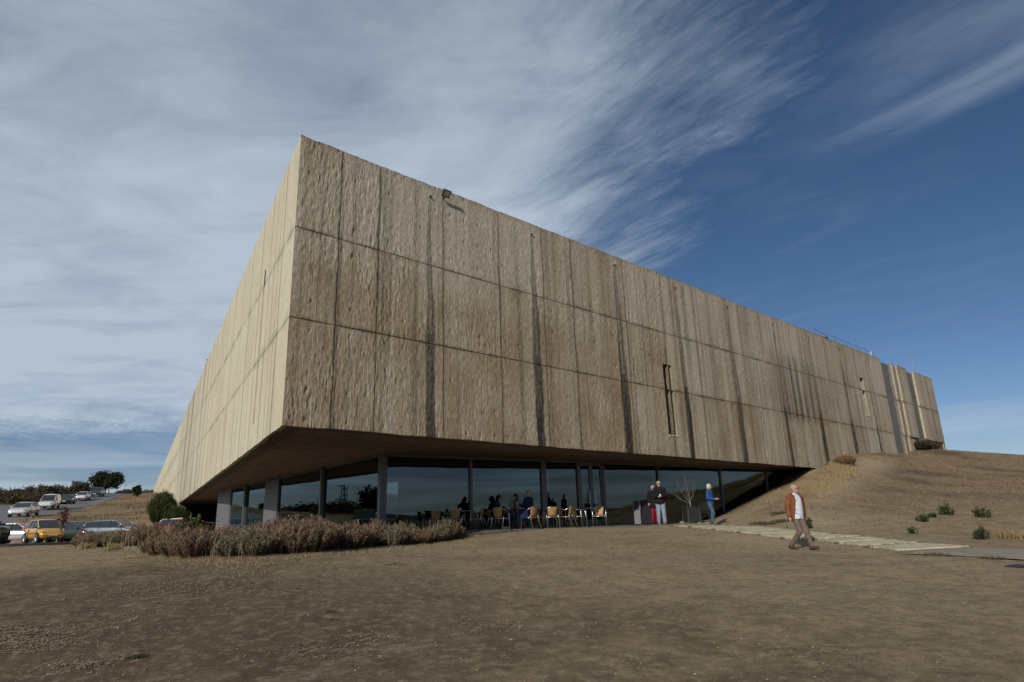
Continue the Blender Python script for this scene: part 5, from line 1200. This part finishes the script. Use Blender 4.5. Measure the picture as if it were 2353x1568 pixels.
# straggly pale stalks sticking out of the hedge
px = rng.uniform(200, 1050, 260); D = hf(px)+rng.uniform(.1, 1, 260); x, y = pol(px, D); blades('hedge_stalks', x, y, rng.uniform(.4, 1.0, 260), np.full(260, .004), strawcol(260, .3, .5, (1, .85, .6)), .5)
def green_bush(px, py, D, h, r, seed, lab, cols=((.035, .055, .018), (.05, .07, .022), (.065, .08, .03)), nm='broom_bush', stems=420, cat='bush', leaf=(.05, .16), per=18, grp=None, sc=1, wf=.30, base=.75):
    w = dirp(px, py); o = link(nm, shrub_mesh(nm, seed, h, r, stems, cols, leaf, per, .92, tuple(np.array(cols[-1])*1.3), wf, base), MAT['leaf'], None)
    x, y = w[0]*D, w[1]*D; o.location = (x, y, hz_(x, y)-.05); tag(o, lab, cat, grp); return o
green_bush(370, 1200, 62, 2.35, .95, 5, 'large rounded dark green broom bush at the corner of the pale facade', leaf=(.18, .50), stems=900, per=40, wf=.05, base=.5, cols=((.055, .068, .024), (.07, .08, .03), (.10, .10, .045)))
green_bush(402, 1205, 61, 1.6, .9, 6, 'smaller dark green broom bush under the low end of the overhang', leaf=(.15, .4), stems=500, per=34, wf=.05, cols=((.05, .075, .02), (.065, .09, .028)))
green_bush(438, 1240, 22.6, 1.0, .55, 7, 'green broom bush rising among the brown shrubs at the left of the hedge', cols=((.06, .065, .02), (.08, .08, .028)), leaf=(.04, .12))
for px, py, D, h, r, sd, lab in [(2175, 1172, 30.5, .50, .30, 11, 'loose green sapling bush on the mound, left of the denser one'), (2258, 1180, 30.0, .46, .32, 12, 'dense dark green bush on the mound slope at the right'), (2120, 1194, 28.0, .30, .24, 13, 'low green plant on the mound below the loose sapling bush'),
        (1852, 1207, 25.8, .42, .30, 14, 'small dark green bush just right of the walking man'), (2258, 1238, 23.6, .38, .24, 15, 'straggly green plant near the mound foot at the right'), (2098, 1223, 24.8, .30, .12, 16, 'tiny upright green seedling at the mound foot'), (2140, 1180, 29.5, .22, .14, 17, 'tiny dark seedling between the two larger mound plants')]:
    green_bush(px, py, D, h, r, sd, lab, cols=((.035, .055, .022), (.05, .07, .03), (.07, .085, .04)), nm='sapling_bush', stems=int(46*r/.3), leaf=(.03, .07), per=9, cat='plant')
for px, py, D, lab in [(1745, 1204, 28.3, 'green weed at the foot of the gravel slope, left one'), (1768, 1207, 27.6, 'green weed at the foot of the gravel slope, middle one'), (1800, 1205, 27.8, 'green weed patch left of the walking man'), (1793, 1178, 29.8, 'olive weed on the gravel slope above the others')]:
    tuft(px, py, D, .35, .16, 260, [(.04, .06, .02), (.06, .07, .03), (.10, .09, .05)], lab, 'weed', 'weed')
for px, py, D, lab in [(2310, 1236, 24, 'tuft of tall straw-coloured grass near the right edge'), (2340, 1240, 23.6, 'dry grass tuft at the far right edge of the photo'), (200, 1256, 31, 'tall dry grass tuft at the left end of the hedge'), (262, 1268, 27, 'low dry grass tuft before the left part of the hedge')]:
    tuft(px, py, D, .24, .34, 220, [(.30, .23, .12), (.38, .29, .16)], lab, 'dry_grass_tuft')
green_bush(2108, 1034, 61.5, .6, 1.1, 21, 'brown dry bush at the foot of the recesses on top of the mound', cols=((.07, .045, .03), (.09, .06, .04), (.04, .045, .02)), nm='dry_bush', stems=420, leaf=(.08, .25), wf=.12); green_bush(2132, 1036, 62.5, .5, .9, 22, 'second dry brown bush right beside the first on the mound top', cols=((.10, .065, .045), (.08, .05, .035)), nm='dry_bush', stems=320, leaf=(.08, .25), wf=.12)
green_bush(1940, 1058, 44, .5, .6, 23, 'reddish golden grass clump where the mound meets the facade', cols=((.22, .14, .07), (.26, .17, .09)), nm='grass_clump', stems=500, leaf=(.08, .25), wf=.05)

# ================================================================== trees
def tree(name, loc, h, trunk_h, rx, rz, seed, lab, cols, density=1.0, leaf=.12, clumps=60, trunks=1, grp=None, bare=False):
    g = np.random.default_rng(seed); root = thing(name, loc, 0, lab, 'tree', grp)
    for t in range(trunks):
        ox = (t-(trunks-1)/2)*rx*.28; MB().tube([(ox, 0, -.2), (ox*.9, .05, trunk_h*.5), (ox*.6, 0, trunk_h), (ox*.3, 0, trunk_h+rz*.8)], .016*h+(.03 if h > 3 else -.012), 8, .03 if h > 3 else .008).build('trunk', MAT['bark'], root, True)
    cc = []
    for i in range(clumps):
        a = g.uniform(0, 2*np.pi); q = g.random()**.45; e = g.uniform(-1, 1)
        cc.append((math.cos(a)*rx*q*math.sqrt(1-e*e*.8), math.sin(a)*rx*q*math.sqrt(1-e*e*.8), trunk_h+rz+e*rz*q*1.0))
    for i in range(0, clumps, max(1, clumps//14)):
        c = cc[i]; MB().tube([(0, 0, trunk_h*.8), (c[0]*.5, c[1]*.5, trunk_h+(c[2]-trunk_h)*.4), c], .015+.012*h*.6, 5, .008).build('limb', MAT['bark'], root)
    V = []; T_ = []; cols = np.array(cols); per = int(70*density)
    for c in cc:
        col = cols[g.integers(len(cols))]*g.uniform(.7, 1.3); cr = rx*g.uniform(.16, .30)
        P = np.array(c)+g.normal(0, 1, (per, 3))*np.array([cr, cr, cr*.75])*.6
        u_ = g.normal(0, 1, (per, 3)); u_ /= np.linalg.norm(u_, axis=1)[:, None]; s_ = np.cross(u_, g.normal(0, 1, (per, 3))); s_ /= np.linalg.norm(s_, axis=1)[:, None]
        L = g.uniform(.5, 1.2, (per, 1))*leaf; V.append(np.stack([P-s_*L*.35, P+s_*L*.35, P+u_*L+s_*L*.2, P+u_*L-s_*L*.2], 1).reshape(-1, 3)); T_.append(np.repeat(col[None]*g.uniform(.75, 1.25, (per, 1)), 4, 0))
    V = np.concatenate(V); n = len(V)//4; link('crown', npmesh('crown', V, np.arange(n*4).reshape(n, 4), {'tint': np.concatenate(T_)}), MAT['leaf'], root)
    return root
def gp3(px, D): w = dirp(px, 1200); return (w[0]*D, w[1]*D, hz_(w[0]*D, w[1]*D))
olive = ((.03, .04, .018), (.045, .05, .022), (.035, .038, .02)); brownish = ((.075, .055, .035), (.06, .05, .03), (.09, .06, .035)); pale = ((.10, .10, .065), (.085, .09, .055))
tree('round_tree', gp3(233, 168), 5, 1.2, 2.75, 1.55, 31, 'round dark olive tree with three trunks on the crest of the hill road', olive, 1.6, .30, 130, 3)
tree('thin_tree', gp3(172, 150), 3, .3, 1.5, 1.35, 32, 'thin pale grey-green tree behind the white hatchback on the hill', pale, .7, .26, 60)
tree('thin_tree', gp3(104, 140), 3, .2, 2.0, 1.15, 33, 'wispy grey-green tree behind the white van on the hill', pale, .7, .26, 70)
tree('young_tree', gp3(305, 122), 2.0, 1.1, .75, .75, 34, 'small young tree standing alone on the dry bank by the road', olive, .8, .18, 40)
bt2 = gp3(143, 50); tree('sapling', bt2, 2.0, 1.0, .33, .75, 35, 'slender sapling with reddish dry leaves before the green car', ((.12, .05, .035), (.10, .055, .04)), .16, .09, 40)
for i, (px, D, rx, rz, cols, lab) in enumerate([(-24, 150, 4, 1.0, brownish, 'reddish brown scrub bush at the far left edge'), (12, 156, 2.3, 1.3, olive, 'dark rounded scrub oak, leftmost on the skyline'), (38, 150, 4, .8, brownish, 'brown scrub bush behind the grey car'), (64, 158, 2.0, 1.25, olive, 'dark olive bush on the skyline behind the white saloon'),
     (8, 132, 4, .9, brownish, 'low brown thicket behind the grey car at the left'), (84, 158, 2.6, .85, brownish, 'brown bush between the dark bush and the wispy tree'), (52, 128, 4.2, .8, brownish, 'low red-brown thicket above the white saloon roof'), (124, 158, 2.8, .8, olive, 'olive bush right of the wispy tree'),
     (148, 172, 3, .7, ((.16, .11, .06), (.13, .09, .05)), 'golden brown bush behind the black car'), (198, 172, 2.6, .9, ((.12, .06, .035), (.07, .06, .03)), 'rust-coloured bush left of the round tree'), (276, 176, 1.6, .35, brownish, 'tiny brown bush on the crest right of the round tree'), (334, 185, 2.0, .5, ((.16, .12, .07),), 'low golden bush on the skyline beside the pale facade'),
     (28, 118, 3.0, .7, ((.07, .065, .03), (.08, .055, .035)), 'low greenish thicket just above the grey car'), (100, 128, 3.4, .8, brownish, 'brown thicket just behind the white van'), (-10, 120, 3, .8, ((.08, .075, .04), (.06, .05, .03)), 'pale green brown thicket at the left edge above the cars')]):
    q3 = gp3(px, D); tree('scrub_bush', (q3[0], q3[1], q3[2]-.55), 2, .1, rx, rz, 50+i, lab, cols, 1.0, .26, 60)
# dark boxy things on the crest
for px, lab in ((281, 'distant dark parked car just visible on the crest of the road'), (291, 'second distant dark car on the crest, right of the first')):
    pass
# trees and pylon that stand behind the photographer, seen mirrored in the glass
for i, (x, y, h, rx, rz, lab) in enumerate([(-70, 57, .8, 2.4, 1.7, 'tall dark bushy tree left of the view, mirrored near the corner post'), (-77, 66, .2, 3.5, .9, 'low dark tree left of the view beside the pylon'), (-82, 74, .2, 3.5, .8, 'broad low tree across the road, left of the view'), (-88, 82, .2, 3.5, .8, 'dark thicket tree farther along the road side'),
        (-76, 49, .2, 3.5, 1.0, 'dark hedge tree nearer the car park, left of the view'), (-82, 40, .3, 4, 1.0, 'farther dark hedge tree left of the car park'), (-95, 92, .4, 1.4, 1.3, 'round-topped tree farthest along the road side'), (62, 14, 1, 1.6, 1.5, 'small round tree on the slope to the right, out of view'), (78, -6, 1, 2, 1.8, 'lone small tree far down the right slope'), (70, -22, 1, 2, 1.8, 'small dark tree behind the photographer on the right')]):
    tree('dark_tree', (x, y, hz_(x, y)-.3), 4, h, rx, rz, 80+i, lab, olive, 1.0, .30, 70)
# lattice pylon beyond the trees, mirrored in the side glazing
py_ = (-121, 90); pyl = thing('lattice_pylon', (py_[0], py_[1], hz_(*py_)), .4, 'steel lattice pylon with transformer arms left of the view, mirrored in the glass', 'pylon')
H_ = 10.6
for sx in (-1, 1):
    for sy in (-1, 1): MB().tube([(.8*sx, .8*sy, 0), (.45*sx, .45*sy, H_)], .10, 4).build('leg', MAT['mullion'], pyl)
mb = MB(); k = 0; z = 0
while z < H_-1:
    r0 = .8-.35*z/H_; r1 = .8-.35*(z+1.3)/H_
    for (ax, ay), (bx, by) in (((-1, -1), (1, -1)), ((1, -1), (1, 1)), ((1, 1), (-1, 1)), ((-1, 1), (-1, -1))):
        mb.tube([(ax*r0, ay*r0, z), (bx*r1, by*r1, z+1.3)], .05, 4); mb.tube([(bx*r0, by*r0, z), (ax*r1, ay*r1, z+1.3)], .05, 4)
    z += 1.3
mb.build('bracing', MAT['mullion'], pyl)
for zz, L in ((H_, 1.6), (H_-3, 2.4), (H_-4.2, 2.4), (H_-6, 1.2)): MB().box((0, .3+L*.35, zz), (.2, L*1.5, .22)).build('crossarm', MAT['mullion'], pyl)
MB().box((0, 1.5, H_-6.6), (1.2, 1.2, 1.0)).build('transformer', MAT['mullion'], pyl)

# ================================================================== cars
def paint(name, c, metal=.2): return simple(name, c, .28, metal, .04, 3, .5, 0, 1.0)
KINDS = {  # profile: x from rear to front as fraction of length; bonnet/belt height, glasshouse base/top
 'hatch': dict(L=3.95, W=1.68, H=1.45, wb=.31, low=[(-.5, .55, .86), (-.485, .32, .93), (-.40, .26, .95), (.10, .24, .93), (.27, .25, .90), (.40, .27, .80), (.485, .30, .68), (.5, .40, .56)],
               cab=[(-.475, .93, .95), (-.40, .93, 1.36), (-.25, .94, 1.44), (.02, .94, 1.45), (.10, .93, 1.40), (.29, .90, .92)], pil=(-.17, .015)),
 'saloon': dict(L=4.6, W=1.82, H=1.46, wb=.30, low=[(-.5, .55, .88), (-.485, .32, .97), (-.38, .26, 1.0), (.12, .24, .96), (.24, .25, .93), (.40, .27, .80), (.485, .30, .68), (.5, .40, .55)],
               cab=[(-.44, .99, 1.0), (-.30, .98, 1.36), (-.18, .97, 1.45), (0, .96, 1.46), (.07, .96, 1.41), (.23, .94, .95)], pil=(-.15, .0)),
 'estate': dict(L=4.6, W=1.80, H=1.47, wb=.30, low=[(-.5, .55, .90), (-.49, .32, 1.0), (-.40, .26, 1.0), (.12, .24, .96), (.24, .25, .93), (.40, .27, .80), (.485, .30, .68), (.5, .40, .55)],
               cab=[(-.485, .99, 1.0), (-.43, .99, 1.38), (-.30, .97, 1.46), (0, .96, 1.47), (.08, .96, 1.42), (.245, .94, .95)], pil=(-.20, -.02)),
 'suv': dict(L=4.5, W=1.85, H=1.72, wb=.30, low=[(-.5, .60, 1.0), (-.49, .38, 1.10), (-.40, .32, 1.12), (.12, .30, 1.08), (.25, .31, 1.05), (.42, .33, .98), (.49, .36, .85), (.5, .46, .62)],
               cab=[(-.485, 1.10, 1.12), (-.43, 1.1, 1.60), (-.30, 1.08, 1.70), (0, 1.08, 1.72), (.08, 1.08, 1.66), (.235, 1.05, 1.07)], pil=(-.18, -.01)),
 'van': dict(L=4.1, W=1.70, H=1.82, wb=.31, low=[(-.5, .55, 1.0), (-.495, .34, 1.08), (-.40, .28, 1.10), (.10, .26, 1.05), (.22, .27, 1.02), (.40, .30, .88), (.485, .32, .70), (.5, .42, .58)],
               cab=[(-.492, 1.08, 1.10), (-.475, 1.08, 1.72), (-.38, 1.08, 1.80), (-.02, 1.06, 1.82), (.07, 1.05, 1.72), (.255, .98, 1.03)], pil=(-.06, -.045)),
 'micro': dict(L=3.5, W=1.52, H=1.50, wb=.33, low=[(-.5, .55, .90), (-.485, .32, .96), (-.40, .26, .98), (.12, .24, .95), (.30, .25, .92), (.43, .27, .80), (.49, .30, .62), (.5, .38, .52)],
               cab=[(-.475, .96, .98), (-.42, .96, 1.40), (-.28, .96, 1.49), (.02, .96, 1.50), (.12, .95, 1.44), (.33, .92, .94)], pil=(-.17, .015)),
}
def car(px, D, az, kind, col, label, dz=0.0, white_plate=True, cat='car', pitch=0.0, loc=None, mat=None):
    k = KINDS[kind]; L, W_ = k['L'], k['W']; base = gp3(px, D) if loc is None else loc; m = mat or paint('car_paint', col)
    root = thing('parked_van' if kind == 'van' else 'parked_car', (base[0], base[1], base[2]+dz), 0, label, cat)
    yaw = R_(90-az); root.rotation_euler = (0, 0, yaw)       # local +x is the front
    if pitch: root.rotation_euler = (Matrix.Rotation(yaw, 3, 'Z') @ Matrix.Rotation(pitch, 3, 'Y')).to_euler()
    hw = W_/2
    def low(x):
        xs = [q[0] for q in k['low']]; return np.interp(x, xs, [q[1] for q in k['low']]), np.interp(x, xs, [q[2] for q in k['low']])
    mb = MB(); rings = []; wx = [k['wb'], -k['wb']+.01]
    for x in sorted(set([q[0] for q in k['low']]+list(np.linspace(-.49, .49, 15)))):
        zb, zt = low(x); e = 1-.16*max(0, abs(x)-.38)/.12-(.10 if abs(x) > .495 else 0); w = hw*e
        half = [(.80, zb), (.965, zb+.09), (1.0, zb+(zt-zb)*.45), (.985, zt-.10), (.93, zt-.02), (.60, zt+.025)]
        rings.append([(x*L, w*a, z) for a, z in half]+[(x*L, -w*a, z) for a, z in reversed(half)])
    mb.loft(rings); mb.build('body', m, root, True)
    # glasshouse
    cb = k['cab']; g = MB(); rg = []
    for x, z0, z1 in cb:
        t = (z1-z0)/.5; w0, w1 = hw*.93, hw*(.93-.19*min(1, t)); n_ = .03
        half = [(w0, z0-.03), (w0*.995, z0), (w1, z1-.05*min(1, t)), (w1-.08, z1)]; rg.append([(x*L, a, z) for a, z in half]+[(x*L, -a, z) for a, z in reversed(half)])
    g.loft(rg); g.build('windows', MAT['carglass'], root)
    # roof skin and pillars over the glass
    top = [q for q in cb if q[2]-q[1] > .3]; rf = MB(); P = []
    xs_ = np.linspace(top[0][0], top[-1][0], 9)
    for x in xs_:
        z1 = np.interp(x, [q[0] for q in cb], [q[2] for q in cb]); w = hw*.755; P.append([(x*L, w, z1-.075), (x*L, w-.02, z1-.01), (x*L, w*.55, z1+.022), (x*L, -w*.55, z1+.022), (x*L, -w+.02, z1-.01), (x*L, -w, z1-.075), (x*L, -w*.5, z1-.03), (x*L, w*.5, z1-.03)])
    rf.loft(P); rf.build('roof', m, root, True)
    def side_y(z, z0, z1): return hw*(.93-.19*min(1, (z-z0)/.5))+.006
    a0, a1 = cb[-1], top[-1]; c0, c1 = cb[0], top[0]
    for sg in (-1, 1):
        MB().tube([(a0[0]*L, sg*hw*.90, a0[2]), ((a0[0]*.5+a1[0]*.5)*L, sg*hw*.84, (a0[2]+a1[2])/2+.01), (a1[0]*L, sg*hw*.75, a1[2]-.02)], .032, 6).build('pillar', m, root, True)
        MB().tube([(c0[0]*L, sg*hw*.90, c0[2]-.02), (c1[0]*L, sg*hw*.755, c1[2]-.03)], .05, 6).build('pillar', m, root, True)
        px0, _ = k['pil']
        for pxx in ((px0, .0) if kind != 'van' else (-.02,)):
            z0 = np.interp(pxx, [q[0] for q in cb], [q[1] for q in cb]); z1 = np.interp(pxx, [q[0] for q in cb], [q[2] for q in cb])
            MB().tube([(pxx*L, sg*(hw*.935), z0-.02), (pxx*L, sg*hw*.76, z1-.05)], .028, 6).build('pillar', MAT['trim'] if kind != 'van' else m, root)
        if kind == 'van':
            MB().add([(-.485*L, sg*(hw*.94), 1.06), (-.05*L, sg*(hw*.94), 1.04), (-.05*L, sg*hw*.77, 1.74), (-.46*L, sg*hw*.77, 1.74), (-.485*L, sg*hw*.5, 1.06), (-.05*L, sg*hw*.5, 1.04), (-.05*L, sg*hw*.4, 1.74), (-.46*L, sg*hw*.4, 1.74)],
                     [(0, 1, 2, 3), (4, 7, 6, 5), (0, 3, 7, 4), (1, 5, 6, 2), (3, 2, 6, 7), (0, 4, 5, 1)]).build('cargo_panel', m, root)
        # mirrors, door line, handle, sill strip
        mx = (a0[0]-.045)*L; MB().ell((mx, sg*(hw+.07), a0[2]+.06), (.07, .09, .065), 8, 6).build('mirror', MAT['trim'] if kind in ('van', 'micro', 'suv') else m, root, True)
        zb, zt = low(.0); MB().box((0, sg*(hw*.998), (zb+zt)/2), (L*.56, .012, .035)).build('side_strip', MAT['trim'], root)
        for xd in (px0*L+.02, (a0[0]-.02)*L): MB().box((xd, sg*hw*.985, zt-.34), (.014, .05, .52)).build('door_gap', MAT['trim'], root)
        MB().box((px0*L+.18, sg*hw*.992, zt-.16), (.16, .03, .03)).build('door_handle', MAT['trim'], root)
    R = .30 if kind not in ('suv',) else .36
    for wxx in wx:
        for sg in (-1, 1):
            c = (wxx*L, sg*(hw-.09), R)
            MB().tube([(c[0], sg*(hw-.20), R+.02), (c[0], sg*(hw*1.002), R+.02)], R+.06, 20).build('wheel_arch', MAT['trim'], root)
            wh = MB().tube([(c[0], sg*(hw-.18), R), (c[0], sg*(hw+.015), R)], R, 20).build('wheel', MAT['tyre'], root)
            rm = MB().tube([(c[0], sg*(hw-.05), R), (c[0], sg*(hw+.022), R)], R*.30, 10)
            for a in range(5): q = 2*math.pi*a/5; rm.tube([(c[0], sg*(hw+.018), R), (c[0]+R*.62*math.cos(q), sg*(hw+.018), R+R*.62*math.sin(q))], .035, 5)
            ringp = [(c[0]+R*.64*math.cos(2*math.pi*a/16), sg*(hw+.016), R+R*.64*math.sin(2*math.pi*a/16)) for a in range(17)]; rm.tube(ringp, .022, 5); rm.build('rim', MAT['rim'], wh)
    zb, zt = low(.48)
    for sg in (-1, 1):
        MB().ell((L*.462, sg*hw*.66, zt-.02), (.11, .19, .085), 10, 6).build('headlight', MAT['lens'], root, True)
        MB().ell((-L*.482, sg*hw*.80, low(-.48)[1]-.12), (.05, .11, .14), 8, 6).build('taillight', MAT['redlens'], root, True)
        MB().ell((L*.488, sg*hw*.62, zb+.10), (.03, .07, .05), 8, 5).build('fog_lamp', MAT['trim'], root, True)
    MB().box((L*.492, 0, zb+.07), (.05, W_*.46, .13)).build('lower_grille', MAT['trim'], root, bevel=.02)
    MB().box((L*.488, 0, zt-.10), (.04, W_*.34, .07)).build('grille', MAT['trim'], root, bevel=.015)
    MB().box((L*.503, 0, zb+.20), (.02, .50, .11)).build('number_plate', MAT['plate'], root)
    if kind == 'van': MB().box((L*.478, 0, zb+.10), (.12, W_*.90, .24)).build('bumper', MAT['trim'], root, bevel=.03)
    for xw in (.05, -.12): pass
    return root
sl = R_(4.5)
HC = 160
car(-4, 76, HC, 'estate', (.11, .115, .125), 'grey estate car at the left edge, lowest in the uphill row', pitch=-sl*0-.06)
car(52, 89, HC, 'saloon', (.62, .62, .60), 'white saloon second from the bottom of the uphill row', pitch=.06, dz=.05)
car(107, 104, HC-2, 'van', (.68, .68, .67), 'white panel van with black bumper in the uphill row', cat='van', pitch=.06, dz=.05)
car(147, 126, HC-2, 'hatch', (.014, .014, .016), 'glossy black hatchback parked above the white van', pitch=.06, dz=.05)
car(183, 136, HC-2, 'hatch', (.70, .70, .70), 'white hatchback in the uphill row above the black one', pitch=.06, dz=.05)
car(214, 146, HC-2, 'suv', (.03, .032, .036), 'dark grey off-roader, topmost of the uphill row', pitch=.06, dz=.05)
car(281, 178, 150, 'estate', (.02, .02, .022), 'distant dark car just visible on the crest of the road', dz=-.55)
car(292, 179, 150, 'hatch', (.03, .03, .035), 'second distant dark car on the crest, right of the first', dz=-.65)
lotz = 1.53
def lot(px, D): w = dirp(px, 1240); return (w[0]*D, w[1]*D, lotz)
car(0, 0, 118, 'suv', (.012, .013, .015), 'black off-roader cut by the left edge of the photo in the lower car park', loc=lot(-60, 50))
car(0, 0, 84, 'hatch', (.55, .56, .58), 'silver three-door hatchback behind the yellow car', loc=lot(36, 63))
car(0, 0, 128, 'micro', (.62, .31, .035), 'yellow city car seen from the front in the lower car park', loc=lot(99, 55.5))
car(0, 0, 100, 'hatch', (.012, .032, .026), 'dark green hatchback with bright alloy wheels right of the yellow car', loc=lot(168, 62))
car(0, 0, 96, 'estate', (.20, .235, .28), 'grey-blue estate car with its rear to the left, above the hedge', loc=lot(265, 60), mat=paint('grey_blue_paint', (.20, .235, .28), .5))
rc = car(0, 0, 98, 'estate', (.40, .012, .02), 'red and white service car with roof aerials behind the hedge', loc=lot(432, 60))
for sg in (-1, 1): MB().tube([(-.43*4.6, .60*sg, 1.46), (.02, .60*sg, 1.52)], .03, 6).build('roof_rail', MAT['white'], rc)
MB().box((-.462*4.6, 0, 1.22), (.08, 1.40, .44), 0, Matrix.Rotation(R_(32), 3, 'Y')).build('tail_panel', MAT['white'], rc)
for y_ in (-.4, .35): MB().tube([(-.3*4.6, y_, 1.45), (-.31*4.6, y_, 1.80)], .012, 5).build('aerial', MAT['trim'], rc)
print('all done', len(bpy.data.objects))
